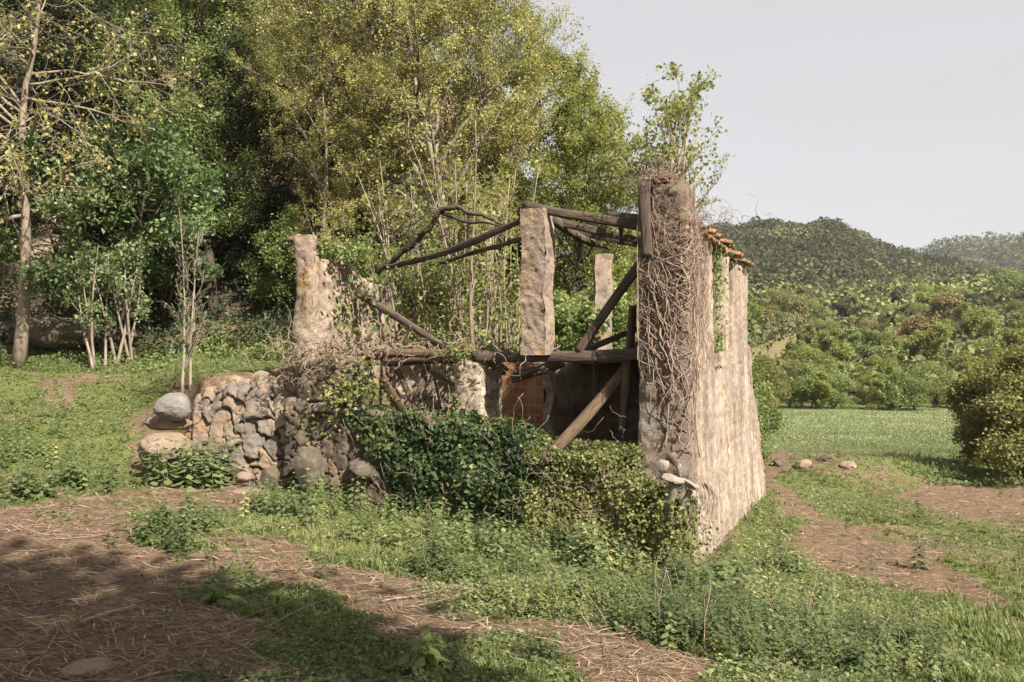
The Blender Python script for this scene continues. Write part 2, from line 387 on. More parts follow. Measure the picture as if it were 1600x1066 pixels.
# patches of ground cover, surveyed against the photograph and laid on the terrain
POLY = {
 'nettle': [[(470, 772), (600, 770), (760, 800), (900, 850), (1060, 890), (1100, 885), (1140, 850), (1190, 775), (1235, 790), (1262, 870), (1280, 930), (1400, 945), (1490, 990), (1540, 1066), (1560, 1120), (1180, 1100), (1130, 1060), (1030, 1010), (930, 985), (760, 960), (730, 925), (640, 905), (560, 850), (480, 825)],
            [(130, 600), (250, 592), (250, 622), (205, 660), (225, 720), (200, 770), (110, 772), (90, 740), (-60, 715), (-60, 650), (50, 655), (110, 640)],
            [(225, 800), (310, 820), (330, 870), (260, 875), (235, 850)], [(0, 750), (60, 750), (65, 800), (0, 810)], [(260, 690), (340, 680), (350, 760), (270, 760)],
            [(390, 770), (470, 770), (480, 805), (400, 810)], [(1200, 730), (1340, 750), (1290, 765), (1200, 748)], [(1330, 690), (1480, 690), (1560, 750), (1450, 740)],
            [(0, 590), (60, 590), (60, 640), (0, 640)]],
 'grass': [[(-80, 525), (300, 525), (445, 540), (445, 585), (300, 590), (100, 590), (-80, 600)],
           [(300, 770), (560, 830), (640, 900), (560, 900), (420, 850), (300, 810)],
           [(340, 900), (520, 900), (640, 960), (860, 1020), (960, 1090), (560, 1150), (380, 1000)],
           [(1190, 700), (1500, 690), (1600, 740), (1600, 760), (1480, 760), (1400, 740), (1330, 700)],
           [(1200, 745), (1400, 780), (1500, 830), (1640, 850), (1640, 880), (1440, 830), (1300, 810), (1230, 780)],
           [(1260, 870), (1500, 960), (1640, 930), (1700, 1100), (1540, 1110), (1400, 960), (1270, 930)],
           [(1190, 760), (1280, 790), (1260, 800)], [(1340, 870), (1400, 880), (1420, 915), (1340, 910)],
           [(1400, 850), (1640, 930), (1640, 960), (1450, 900)] ],
 'mix': [[(-60, 600), (250, 600), (220, 780), (-60, 760)]],
 'soil': [[(1185, 690), (1212, 700), (1212, 760), (1290, 800), (1400, 848), (1560, 925), (1640, 990), (1560, 985), (1400, 915), (1290, 890), (1245, 800), (1190, 760)],[(330, 850), (560, 880), (760, 965), (1000, 1010), (1140, 1066), (1180, 1110), (1000, 1110), (840, 1010), (600, 960), (400, 920)],
          [(210, 660), (380, 700), (380, 800), (230, 790)], [(1250, 810), (1330, 860), (1440, 895), (1400, 915), (1290, 890)],
          [(1430, 755), (1640, 770), (1640, 820), (1520, 805), (1430, 785)], [(1180, 690), (1240, 700), (1215, 740), (1180, 760)], [(0, 625), (120, 610), (110, 640), (0, 660)], [(-60, 800), (220, 790), (300, 880), (400, 1000), (300, 1150), (-200, 1150)]]}
def cover(X, Y, Z):
    px, py = to_px(X, Y, Z)
    jx = fb2(X, Y, 1.3, 3, 31); jy = fb2(X, Y, 1.3, 3, 77)
    amp = 330 / np.maximum(Y, 3)
    qx = px + jx * amp * 1.9; qy = py + jy * amp * .85
    ok = Y > 2.5
    r = {}
    for k, L in POLY.items():
        m = np.zeros(X.shape, bool)
        for p in L: m |= inpoly(qx, qy, p)
        r[k] = m & ok
    return r
def green(X, Y, Z):
    c = cover(X, Y, Z)
    g = np.where(X > 3.5, .50, .42)
    g = np.where(c['grass'], .62, g); g = np.where(c['nettle'], .72, g); g = np.where(c['soil'] & ~c['nettle'], .16, g)
    g = np.where(c['mix'] & ~c['nettle'], .47, g); g = np.where(hillside(X, Y) > .3, .36, g)
    return g

def axis(lo, fine0, fine1, hi, step, grow=1.07):
    a = list(np.arange(fine0, fine1, step)); d = step; x = fine1
    while x < hi: a.append(x); d *= grow; x += d
    a.append(hi); d = step; x = fine0 - step
    b = []
    while x > lo: b.append(x); d *= grow; x -= d
    b.append(lo)
    return np.array(b[::-1] + a)
gx = axis(-120, -9, 9, 150, .06, 1.045); gy = axis(-60, 2.5, 20, 135, .06, 1.05)
GX, GY = np.meshgrid(gx, gy)
GZ = ground_z(GX, GY)
GG = green(GX, GY, GZ)
field = sstep(27, 30.5, GY + .25 * (GX - 10) * 0 + fb2(GX, GY, .4, 3, 3) * 3) * (hillside(GX, GY) < .2) * sstep(60, 56, GY) * sstep(5, 8, GX)
# land beyond the field rises to the hill foot
def midrise(X, Y):
    a = 800 + FPX * X / np.maximum(Y, 1)
    return np.clip(Y - 62, 0, 200) * (.055 + .10 * sstep(1300, 1640, a))
GZ = GZ + midrise(GX, GY)
idx = np.arange(GX.size).reshape(GX.shape)
F = np.stack([idx[:-1, :-1], idx[:-1, 1:], idx[1:, 1:], idx[1:, :-1]], -1).reshape(-1, 4)
g = link('ground', make_mesh('ground', np.stack([GX, GY, GZ], -1), F, M['ground'], True, {'g': GG, 'field': field}))
tag(g, kind='structure')

# ------------------------------------------------------------------ hills (real relief 130-330 m and 450-700 m away)
def prof(px, tab):
    tab = np.array(tab, float); return np.interp(px, tab[:, 0], tab[:, 1])
RIDGE1 = [(200, 420), (700, 390), (1000, 372), (1130, 366), (1185, 360), (1240, 366), (1290, 353), (1330, 372), (1385, 400), (1430, 408), (1500, 420), (1560, 440), (1620, 455), (1900, 470), (2600, 480)]
RIDGE2 = [(200, 430), (1200, 420), (1400, 405), (1440, 400), (1500, 386), (1560, 386), (1640, 384), (1800, 395), (2600, 380)]
def hill1(X, Y):
    a = 800 + FPX * X / Y
    zr = (HOR - prof(a, RIDGE1) - 8) / FPX * 310
    z0 = -3.8 + (130 - 62) * (.055 + .10 * sstep(1300, 1640, a))
    u = (Y - 130) / 180
    z = z0 + (zr - z0) * np.clip(u, 0, 1) ** 1.15
    z = np.where(u > 1, zr - (u - 1) * 40, z)
    return z + fbm(np.stack([X, Y, X * 0], -1), .018, 4, 3) * 7 * np.clip(u * 2, 0, 1)
def hill2(X, Y):
    a = 800 + FPX * X / Y
    zr = (HOR - prof(a, RIDGE2) - 4) / FPX * 640
    u = (Y - 430) / 210
    return 10 + (zr - 10) * np.clip(u, 0, 1) + fbm(np.stack([X, Y, X * 0], -1), .01, 4, 8) * 10 * np.clip(u, 0, 1) - np.clip(u - 1, 0, 9) * 40
def polar_mesh(name, fn, a0, a1, y0, y1, na, ny):
    A, Yy = np.meshgrid(np.linspace(a0, a1, na), np.linspace(y0, y1, ny)); X = (A - 800) / FPX * Yy
    Z = fn(X, Yy); idx = np.arange(A.size).reshape(A.shape)
    F = np.stack([idx[:-1, :-1], idx[:-1, 1:], idx[1:, 1:], idx[1:, :-1]], -1).reshape(-1, 4)
    return tag(link(name, make_mesh(name, np.stack([X, Yy, Z], -1), F, M['hill'], True)), kind='structure')
polar_mesh('hill', hill1, 100, 2400, 128, 360, 160, 70)
polar_mesh('hill', hill2, 100, 2400, 400, 760, 120, 40)

def crown_cloud(rng, cen, rad, per, leaf, flat=.8):
    """leaf clumps over the shells of many crowns; returns P,N,size,crown index"""
    n = len(cen); ci = np.repeat(np.arange(n), per)
    d = rng.normal(size=(n * per, 3)); d[:, 2] = np.abs(d[:, 2]) * 1.1 - .25; d /= np.linalg.norm(d, axis=1, keepdims=True)
    lump = 1 + .28 * fbm(d * 1.9 + ci[:, None] * 3.7, 1, 2, 4)
    rr = rad[ci] * lump * (1 - .25 * rng.random(n * per) ** 2)
    P = cen[ci] + d * rr[:, None] * np.array([1, 1, flat])
    Nn = d + rng.normal(size=d.shape) * .8
    return P, Nn, leaf * rad[ci] * rng.uniform(.7, 1.3, n * per), ci
def hill_trees(fn, a0, a1, y0, y1, n, rad, per, leaf, seed, name, label, light):
    rng = np.random.default_rng(seed)
    Yy = np.sqrt(rng.uniform(y0 * y0, y1 * y1, n)); A = rng.uniform(a0, a1, n); X = (A - 800) / FPX * Yy
    r = rad * rng.uniform(.5, 1.45, n)
    cen = np.stack([X, Yy, fn(X, Yy) + r * .55], -1)
    P, Nn, sz, ci = crown_cloud(rng, cen, r, per, leaf)
    V, F = leafquads(P, Nn, sz, rng, .8)
    tone = light(A, Yy, fb2(X, Yy, .022, 3, 21), rng.random(n))
    rn = np.clip(tone[ci] + rng.normal(size=len(ci)) * .05, 0, 1)
    o = link(name, make_mesh(name, V, F, M['hill_leaf'], False, {'rnd': np.repeat(rn, 4)}))
    tag(o, label, 'woodland', kind='stuff')
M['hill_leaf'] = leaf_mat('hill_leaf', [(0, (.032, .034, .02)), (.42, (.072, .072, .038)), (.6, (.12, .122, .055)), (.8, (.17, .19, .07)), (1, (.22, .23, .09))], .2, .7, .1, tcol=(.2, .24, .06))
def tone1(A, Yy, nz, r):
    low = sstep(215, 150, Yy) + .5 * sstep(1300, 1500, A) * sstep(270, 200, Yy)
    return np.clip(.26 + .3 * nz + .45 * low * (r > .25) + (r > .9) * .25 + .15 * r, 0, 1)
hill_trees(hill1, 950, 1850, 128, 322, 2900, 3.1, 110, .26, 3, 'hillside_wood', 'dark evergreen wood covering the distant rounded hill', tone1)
hill_trees(lambda X, Y: ground_z(X, Y) + midrise(X, Y), 900, 2000, 57, 130, 3800, 1.5, 46, .28, 9, 'valley_scrub', 'low mixed scrub filling the ground between the valley trees', lambda A, Y, nz, r: np.clip(.42 + .4 * nz + .3 * r, 0, 1))
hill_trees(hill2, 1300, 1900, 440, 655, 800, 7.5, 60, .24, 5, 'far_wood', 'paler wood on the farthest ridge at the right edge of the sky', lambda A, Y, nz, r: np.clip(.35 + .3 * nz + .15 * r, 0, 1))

# ------------------------------------------------------------------ trees
def grow(rng, st, dr, ln, r0, r1, nseg, wander, up):
    N = len(st); pts = np.empty((N, nseg + 1, 3)); pts[:, 0] = st; d = dr.copy(); dd = np.empty((N, nseg + 1, 3)); dd[:, 0] = d
    for i in range(nseg):
        d = d + rng.normal(size=d.shape) * wander; d[:, 2] += up; d /= np.linalg.norm(d, axis=1, keepdims=True) + 1e-9
        pts[:, i + 1] = pts[:, i] + d * (ln / nseg)[:, None]; dd[:, i + 1] = d
    f = np.linspace(0, 1, nseg + 1)[None]
    rad = r0[:, None] * (1 - f) + r1[:, None] * f
    return pts, rad, dd
def sub(rng, pts, rad, dd, n, f0, f1, ang, lfun, rr=.6):
    """children: n per parent, start between f0 and f1"""
    N, k, _ = pts.shape; pi = np.repeat(np.arange(N), n); f = f0 + (f1 - f0) * ((np.tile(np.arange(n), N) + rng.random(N * n)) / n)
    x = f * (k - 1); i = np.minimum(x.astype(int), k - 2); u = (x - i)[:, None]
    st = pts[pi, i] * (1 - u) + pts[pi, i + 1] * u; d = dd[pi, i + 1]
    r = rng.normal(size=d.shape); r -= (r * d).sum(1, keepdims=True) * d; r /= np.linalg.norm(r, axis=1, keepdims=True) + 1e-9
    a = ang * rng.uniform(.7, 1.3, len(pi)); dr = d * np.cos(a)[:, None] + r * np.sin(a)[:, None]
    rp = (rad[pi, i] * (1 - u[:, 0]) + rad[pi, i + 1] * u[:, 0]) * rr
    return st, dr, lfun(f, pi, rng), rp

def tree_data(seed, H, r=.15, stems=1, lean=.06, f0=.3, n1=24, n2=6, n3=5, spread=.36, ang1=1.0, ang2=.8, up1=.05, top=.5, nl=34, leaf=.07, jit=.16,
              wander=.12, shape='round', leafout=.35, minr=.004, twigs=True, stem_ang=.25, aspect=.6, bend=(0, 0)):
    rng = np.random.default_rng(seed); acc = Acc()
    st = np.zeros((stems, 3)); st[:, :2] = rng.normal(size=(stems, 2)) * (.0 if stems == 1 else .12)
    dr = np.zeros((stems, 3)); dr[:, 2] = 1; dr[:, :2] = rng.normal(size=(stems, 2)) * (lean if stems == 1 else stem_ang) + np.array(bend)
    dr /= np.linalg.norm(dr, axis=1, keepdims=True)
    Ls = np.full(stems, H * .96) * (1 if stems == 1 else rng.uniform(.7, 1, stems))
    p0, r0, d0 = grow(rng, st, dr, Ls, np.full(stems, r), np.full(stems, r * .12), 12, .05, .03)
    r0[:, 0] *= 1.25
    acc.add(*tubes(p0, r0, 9))
    if shape == 'round': pf = lambda f: np.sin(np.clip((f - f0) / (1.04 - f0), 0, 1) * np.pi * .86 + .35) * .9 + .12
    elif shape == 'cone': pf = lambda f: 1.05 - .85 * (f - f0) / (1 - f0)
    elif shape == 'vase': pf = lambda f: .55 + .4 * (f - f0) / (1 - f0)
    else: pf = lambda f: .8 + 0 * f
    l1 = lambda f, pi, g: H * spread * np.maximum(pf(f), .12) * g.uniform(.75, 1.15, len(f))
    s1, dd1, L1, R1 = sub(rng, p0, r0, d0, n1 if stems == 1 else max(3, n1 // stems), f0, .98, ang1, l1, .55)
    p1, r1, d1 = grow(rng, s1, dd1, L1, R1, R1 * .2, 8, wander, up1); acc.add(*tubes(p1, np.maximum(r1, minr), 6))
    s2, dd2, L2, R2 = sub(rng, p1, r1, d1, n2, .25, .98, ang2, lambda f, pi, g: L1[pi] * .48 * (1.15 - .6 * f) * g.uniform(.7, 1.2, len(f)), .6)
    p2, r2, d2 = grow(rng, s2, dd2, L2, R2, R2 * .25, 6, wander * 1.2, up1 * .8); acc.add(*tubes(p2, np.maximum(r2, minr * .8), 4))
    s3, dd3, L3, R3 = sub(rng, p2, r2, d2, n3, .2, 1., ang2, lambda f, pi, g: np.maximum(L2[pi] * .5, .12) * g.uniform(.6, 1.2, len(f)), .7)
    p3, r3, d3 = grow(rng, s3, dd3, L3, R3, R3 * .4, 4, wander * 1.4, up1)
    if twigs: acc.add(*tubes(p3, np.maximum(r3, minr * .6), 3, cap=False))
    TV, TF = acc.get()
    if nl <= 0: return TV, TF, None, None, None
    N3 = len(p3); pi = np.repeat(np.arange(N3), nl); f = rng.uniform(.25, 1.0, len(pi)) * 4; i = np.minimum(f.astype(int), 3); u = (f - i)[:, None]
    P = p3[pi, i] * (1 - u) + p3[pi, i + 1] * u + rng.normal(size=(len(pi), 3)) * jit
    cen = np.array([0, 0, H * .55]); out = P - (cen + p0.mean((0, 1)) * np.array([1, 1, 0])); out /= np.linalg.norm(out, axis=1, keepdims=True)
    Nn = rng.normal(size=P.shape) * .7 + out * leafout + np.array([0, 0, .45])
    LV, LF = leafquads(P, Nn, leaf * rng.uniform(.6, 1.35, len(P)), rng, aspect)
    tw = rng.random(N3)[pi] * .35; rn = np.clip(.5 + fbm(P, .9, 3, seed) * .55 + tw - .17 + rng.normal(size=len(P)) * .13, 0, 1)
    return TV, TF, LV, LF, np.repeat(rn, 4)

PROTO = {}
def proto(key, bark, foliage, **k):
    TV, TF, LV, LF, rn = tree_data(**k)
    PROTO[key] = (make_mesh(key + '_trunk', TV, TF, M[bark], True), None if LV is None else make_mesh(key + '_crown', LV, LF, M[foliage], False, {"rnd": rn}))
def plant(name, key, loc, label, cat, group=None, rz=0, sc=1, lean=(0, 0)):
    o = bpy.data.objects.new(name, None); COL.objects.link(o); o.location = loc; o.rotation_euler = (lean[0], lean[1], rz)
    o.scale = (sc, sc, sc) if not isinstance(sc, tuple) else sc
    tag(o, label, cat, group); t, c = PROTO[key]
    link('trunk', t, o)
    if c is not None: link('crown', c, o)
    return o

# ------------------------------------------------------------------ trees
proto('oakA', 'bark_grey', 'oak_leaf', seed=11, H=11, r=.17, f0=.22, n1=30, n2=7, n3=6, spread=.40, up1=.03, nl=44, leaf=.062, jit=.075, wander=.16, leafout=.4)
proto('oakB', 'bark_grey', 'oak_leaf', seed=12, H=11, r=.15, f0=.25, n1=28, n2=7, n3=6, spread=.34, up1=.05, nl=40, leaf=.060, jit=.075, wander=.17, shape='vase', leafout=.4)
proto('ash', 'bark_dark', 'ash_leaf', seed=13, H=11, r=.15, f0=.15, n1=30, n2=7, n3=6, spread=.30, up1=.06, nl=50, leaf=.076, jit=.10, aspect=.5)
proto('limetree', 'bark_dark', 'lime_leaf', seed=14, H=7, r=.10, f0=.12, n1=26, n2=7, n3=6, spread=.38, up1=.04, nl=34, leaf=.08, jit=.09)
proto('evergreen', 'bark_dark', 'dark_leaf', seed=15, H=12, r=.17, f0=.04, n1=34, n2=7, n3=6, spread=.30, up1=.0, nl=38, leaf=.11, jit=.2)
proto('elder', 'bark_dark', 'elder_leaf', seed=16, H=5, r=.06, stems=3, f0=.2, n1=22, n2=6, n3=5, spread=.40, up1=.02, nl=20, leaf=.12, jit=.11, leafout=.15, aspect=.5)
proto('bare', 'bark_pale', 'oak_leaf', seed=17, H=9.5, r=.14, f0=.36, n1=30, n2=9, n3=6, spread=.40, up1=-.03, ang1=1.15, nl=4, leaf=.09, jit=.06, wander=.15, shape='flat', minr=.007, lean=.04)
proto('sapling', 'bark_pale', 'elder_leaf', seed=18, H=4.0, r=.030, stems=2, stem_ang=.03, f0=.12, n1=22, n2=4, n3=3, spread=.22, up1=.10, ang1=.62, nl=1, leaf=.06, jit=.04, minr=.004, shape='cone')
proto('walltree', 'bark_grey', 'lime_leaf', seed=19, H=1.9, r=.024, stems=6, stem_ang=.30, f0=.10, n1=34, n2=5, n3=3, spread=.40, up1=.07, ang1=.7, nl=5, leaf=.052, jit=.03, minr=.003, shape='cone')
proto('hazel', 'bark_pale', 'lime_leaf', seed=20, H=5.8, r=.038, stems=7, stem_ang=.07, f0=.35, n1=24, n2=4, n3=3, spread=.14, up1=.08, ang1=.6, nl=4, leaf=.085, jit=.10, minr=.005)
proto('hazel2', 'bark_pale', 'lime_leaf', seed=23, H=6.2, r=.045, stems=5, stem_ang=.09, f0=.30, n1=20, n2=4, n3=3, spread=.14, up1=.08, ang1=.6, nl=4, leaf=.085, jit=.10, minr=.005)
proto('thicket', 'bark_dark', 'ash_leaf', seed=21, H=4.2, r=.04, stems=5, stem_ang=.25, f0=.06, n1=28, n2=6, n3=5, spread=.28, up1=.03, nl=26, leaf=.10, jit=.14)
proto('multistem', 'bark_pale', 'elder_leaf', seed=22, H=3.6, r=.04, stems=5, stem_ang=.12, f0=.4, n1=15, n2=4, n3=3, spread=.2, up1=.05, nl=6, leaf=.09, jit=.08)
proto('bushR', 'bark_dark', 'olive_leaf', seed=25, H=3.4, r=.05, stems=7, stem_ang=.6, f0=.03, n1=42, n2=7, n3=6, spread=.36, up1=.02, nl=34, leaf=.085, jit=.12, minr=.004)

def tree_at(key, name, px, Y, label, cat='tree', group=None, rz=0, sc=1, lean=(0, 0), dz=0):
    X = (px - 800) / FPX * Y
    return plant(name, key, (X, Y, gz(X, Y) - .08 + dz), label, cat, group, rz, sc, lean)

# back row high on the slope: closes the wood
G = 'trees of the wood behind the ruin'
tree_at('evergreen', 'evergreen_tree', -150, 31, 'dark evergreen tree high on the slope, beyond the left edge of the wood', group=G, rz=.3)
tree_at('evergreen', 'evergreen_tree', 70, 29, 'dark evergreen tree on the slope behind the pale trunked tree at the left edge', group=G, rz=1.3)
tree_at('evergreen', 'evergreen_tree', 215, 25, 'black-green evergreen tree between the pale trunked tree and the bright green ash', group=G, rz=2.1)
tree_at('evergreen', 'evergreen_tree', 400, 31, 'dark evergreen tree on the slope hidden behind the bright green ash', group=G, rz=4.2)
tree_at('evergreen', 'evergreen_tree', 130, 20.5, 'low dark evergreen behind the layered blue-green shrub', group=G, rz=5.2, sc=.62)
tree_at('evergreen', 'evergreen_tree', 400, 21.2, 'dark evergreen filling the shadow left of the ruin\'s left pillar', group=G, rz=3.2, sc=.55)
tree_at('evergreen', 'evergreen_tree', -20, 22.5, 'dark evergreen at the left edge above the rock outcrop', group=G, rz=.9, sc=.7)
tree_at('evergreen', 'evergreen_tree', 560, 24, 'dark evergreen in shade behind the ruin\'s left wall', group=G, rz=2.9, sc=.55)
tree_at('ash', 'ash_tree', 250, 21.5, 'bright green leafy ash at the top left, behind the nearest bright green ash', group=G, rz=.4, sc=1.0)
tree_at('ash', 'ash_tree', 335, 20, 'nearest bright green ash, left of the widest oak', group=G, rz=2.6, sc=.95)
tree_at('ash', 'ash_tree', 480, 31, 'green ash high on the slope behind the widest olive oak', group=G, rz=3.6, sc=1)
tree_at('ash', 'ash_tree', 625, 27, 'green ash showing through the gap between the two olive oaks', group=G, rz=5.0, sc=.9)
tree_at('ash', 'ash_tree', 760, 26, 'green ash behind the right-hand olive oak, under the sky edge', group=G, rz=1.0, sc=.80)
tree_at('ash', 'ash_tree', 140, 33, 'green ash at the top of the slope seen over the black-green evergreen', group=G, rz=1.7, sc=1)
tree_at('oakA', 'oak_tree', 520, 20.5, 'widest olive-yellow budding oak behind the ruin\'s left pillar', group=G, rz=.2, sc=1.0)
tree_at('oakB', 'oak_tree', 505, 19.0, 'small olive-yellow oak hanging low directly behind the ruin\'s left pillar', group=G, rz=5.1, sc=.62)
tree_at('oakB', 'oak_tree', 600, 21.5, 'olive-yellow oak rising behind the middle of the ruin\'s left wall', group=G, rz=1.9, sc=1.0)
tree_at('oakA', 'oak_tree', 715, 18.8, 'tall budding oak with a dark leaning trunk behind the ruin\'s thin stems', group=G, rz=3.4, sc=.93)
tree_at('oakB', 'oak_tree', 768, 20.5, 'rightmost olive-yellow oak whose crown meets the open sky', group=G, rz=4.4, sc=.90)
tree_at('limetree', 'young_tree', 890, 22, 'yellow-green young tree behind the ruin\'s rafters, tapering towards the sky', group=G, rz=.8, sc=1.0)
tree_at('limetree', 'young_tree', 975, 23.5, 'yellow-green young tree directly left of the vine-wrapped corner', group=G, rz=2.4, sc=.86)
tree_at('limetree', 'young_tree', 850, 25, 'yellow-green tree behind the middle pillar, below the oak crown', group=G, rz=4.9, sc=1.05)
tree_at('thicket', 'green_shrub', 890, 18.2, 'lush green shrub between the middle pillar and the leaning timber', 'shrub', 'shrubs behind the ruin', rz=1, sc=1.0)
tree_at('thicket', 'green_shrub', 955, 18.6, 'lush green shrub beside the broken back pillar', 'shrub', 'shrubs behind the ruin', rz=3, sc=.95)
tree_at('thicket', 'green_shrub', 780, 18.4, 'green shrub behind the ruin just left of the middle pillar', 'shrub', 'shrubs behind the ruin', rz=4.5, sc=.9)
tree_at('thicket', 'green_shrub', 640, 18.6, 'shaded green shrub behind the thin stems of the ruin', 'shrub', 'shrubs behind the ruin', rz=5.5, sc=.9)
tree_at('thicket', 'green_shrub', 1162, 18.5, 'green shrub showing past the far end of the tall right wall', 'shrub', 'shrubs behind the ruin', rz=.5, sc=.62)
tree_at('thicket', 'green_shrub', 1120, 19.0, 'green shrub hidden behind the far end of the right wall', 'shrub', 'shrubs behind the ruin', rz=.7, sc=.9)
tree_at('thicket', 'green_shrub', 470, 19.8, 'dark shaded shrub at the foot of the wood left of the ruin', 'shrub', 'shrubs behind the ruin', rz=2.5, sc=.75)
tree_at('elder', 'elder_shrub', 165, 18.4, 'layered blue-green leafy shrub between the pale trunk and the bare sapling', 'shrub', rz=.6, sc=1.05)
tree_at('elder', 'elder_shrub', 255, 19.6, 'smaller blue-green leafy shrub in front of the dark hollow of the wood', 'shrub', rz=2.6, sc=.8)
tree_at('bare', 'bare_tree', 30, 17.5, 'pale forked trunk with arching bare branches at the left edge', 'tree', rz=2.2, sc=1.0)
tree_at('sapling', 'sapling', 290, 13.6, 'bare pale sapling standing alone on the grass terrace above the stone wall', 'sapling', rz=.4, sc=1.0)
tree_at('multistem', 'multi_stem_shrub', 145, 17.6, 'slim many-stemmed shrub at the forest edge, nearer the pale trunk', 'shrub', 'slim many-stemmed shrubs at the forest edge', rz=1.4, sc=.9)
tree_at('multistem', 'multi_stem_shrub', 192, 17.9, 'slim leaning many-stemmed shrub at the forest edge, nearer the bare sapling', 'shrub', 'slim many-stemmed shrubs at the forest edge', rz=3.4, sc=1.0)
for px, Y, k, rz_, lab in ((655, 13.9, 'hazel2', 0, 'clump of thin pale stems growing inside the ruin beside the broken left wall'), (708, 13.4, 'hazel', 1.1, 'tallest clump of thin pale stems in the middle of the ruin'),
                          (752, 14.6, 'hazel2', 2.2, 'clump of thin upright stems at the back of the ruin'), (612, 14.8, 'hazel', 5.1, 'clump of thin pale stems directly right of the broken left wall'), (735, 12.9, 'hazel2', .7, 'nearest clump of thin pale stems, just behind the floor edge'), (792, 13.8, 'hazel', 3.9, 'clump of thin pale stems just left of the middle pillar')):
    X = (px - 800) / FPX * Y; plant('hazel_coppice', k, (X, Y, -2.3), lab, 'shrub', 'thin stems growing inside the ruin', rz_, 1.0)
p = at(1085, 345, 10.6); plant('young_tree', 'walltree', (p[0] - .32, p[1], 1.52), 'small leafy young tree growing on top of the right wall behind the vine-wrapped corner', 'tree', rz=.5, sc=1.25)
plant('young_tree', 'walltree', (p[0] - .05, p[1] + .5, 1.4), 'lower leafy bough of a young tree leaning out over the roof tiles', 'tree', rz=2.5, sc=.85, lean=(0, .35))
# big bush at the right edge
tree_at('bushR', 'large_bush', 1630, 18.9, 'large tangled olive-green bush at the right edge of the meadow', 'bush', rz=.3, sc=(1.15, 1.0, 1.0))
tree_at('bushR', 'large_bush', 1570, 22.5, 'bush behind the large tangled bush at the right edge', 'bush', rz=2.3, sc=(.9, .9, .95))
# two tall trees behind the photographer: they throw the shade over the near ground
proto('shade', 'bark_dark', 'dark_leaf', seed=35, H=13.5, r=.2, f0=.26, n1=34, n2=7, n3=6, spread=.30, up1=.0, nl=40, leaf=.24, jit=.22)
plant('evergreen_tree', 'shade', (.25, -3.5, -1.7), 'tall evergreen behind the photographer, shading the left foreground', 'tree', rz=2, sc=(1.12, 1.12, 1.0))
plant('evergreen_tree', 'shade', (2.3, -6.8, -1.9), 'farther unseen evergreen added behind the photographer to deepen the foreground shade', 'tree', rz=4, sc=(1.05, 1.05, 1.3))  # unseen second tree, added along the sun line to thicken the shade

# hedge row behind the field and the mixed wood climbing to the hill
def far_proto(key, leaf, seed, per, lf, flat=1.0, tall=1.0, nb=15):
    rng = np.random.default_rng(seed)
    cen = np.stack([rng.normal(size=nb) * .42, rng.normal(size=nb) * .42, rng.uniform(.12, 1.6, nb) * tall], -1); cen[:, :2] *= (1.25 - .4 * np.abs(cen[:, 2:] - .5)); rad = rng.uniform(.26, .52, nb)
    P, Nn, sz, ci = crown_cloud(rng, cen, rad, per // nb, lf, flat)
    keep = P[:, 2] > .02; P = P[keep]; Nn = Nn[keep]; sz = sz[keep]; ci = ci[keep]
    V, F = leafquads(P, Nn, sz, rng, .7)
    rn = np.clip(.45 + .4 * fbm(P, 1.6, 3, seed) + rng.normal(size=len(P)) * .13 + (_hash(ci, ci, ci, seed) - .5) * .25, 0, 1)
    st = np.zeros((3, 3)); dr = rng.normal(size=(3, 3)) * .2; dr[:, 2] = 1
    p0, r0, _ = grow(rng, st, dr / np.linalg.norm(dr, axis=1, keepdims=True), np.full(3, 1.4 * tall), np.full(3, .035), np.full(3, .012), 6, .08, .05)
    TV, TF = tubes(p0, r0, 5)
    PROTO[key] = (make_mesh(key + '_trunk', TV, TF, M['bark_dark'], True), make_mesh(key + '_crown', V, F, M[leaf], False, {'rnd': np.repeat(rn, 4)}))
def far_tree(key, leaf, seed, shape):
    TV, TF, LV, LF, rn = tree_data(seed=seed, H=2.5, r=.035, stems=2, stem_ang=.15, f0=.12, n1=26, n2=5, n3=4, spread=.30 if shape != 'cone' else .22, up1=.05, nl=20, leaf=.085, jit=.06, shape=shape, minr=.006, twigs=False)
    PROTO[key] = (make_mesh(key + '_trunk', TV, TF, M['bark_grey'], True), make_mesh(key + '_crown', LV, LF, M[leaf], False, {'rnd': rn}))
KINDS = {'lime': ('lime_leaf', 'lime green'), 'green': ('ash_leaf', 'mid green'), 'olive': ('olive_leaf', 'olive green'), 'brown': ('brown_leaf', 'brownish budding'), 'grey': ('twig_haze', 'leafless mauve-grey'), 'dark': ('dark_leaf', 'dark evergreen')}
for i, (k, (lf, _)) in enumerate(KINDS.items()):
    far_proto('far_' + k, lf, 40 + i, 9000, .15 if k != 'grey' else .09)
    far_tree('farc_' + k, lf, 80 + i, ['round', 'vase', 'cone'][i % 3])
    far_proto('farb_' + k, lf, 60 + i, 9000, .14 if k != 'grey' else .09, tall=1.25)
rr = random.Random(5); ORD = 'first second third fourth fifth sixth seventh eighth ninth tenth eleventh twelfth thirteenth fourteenth fifteenth sixteenth seventeenth eighteenth'.split()
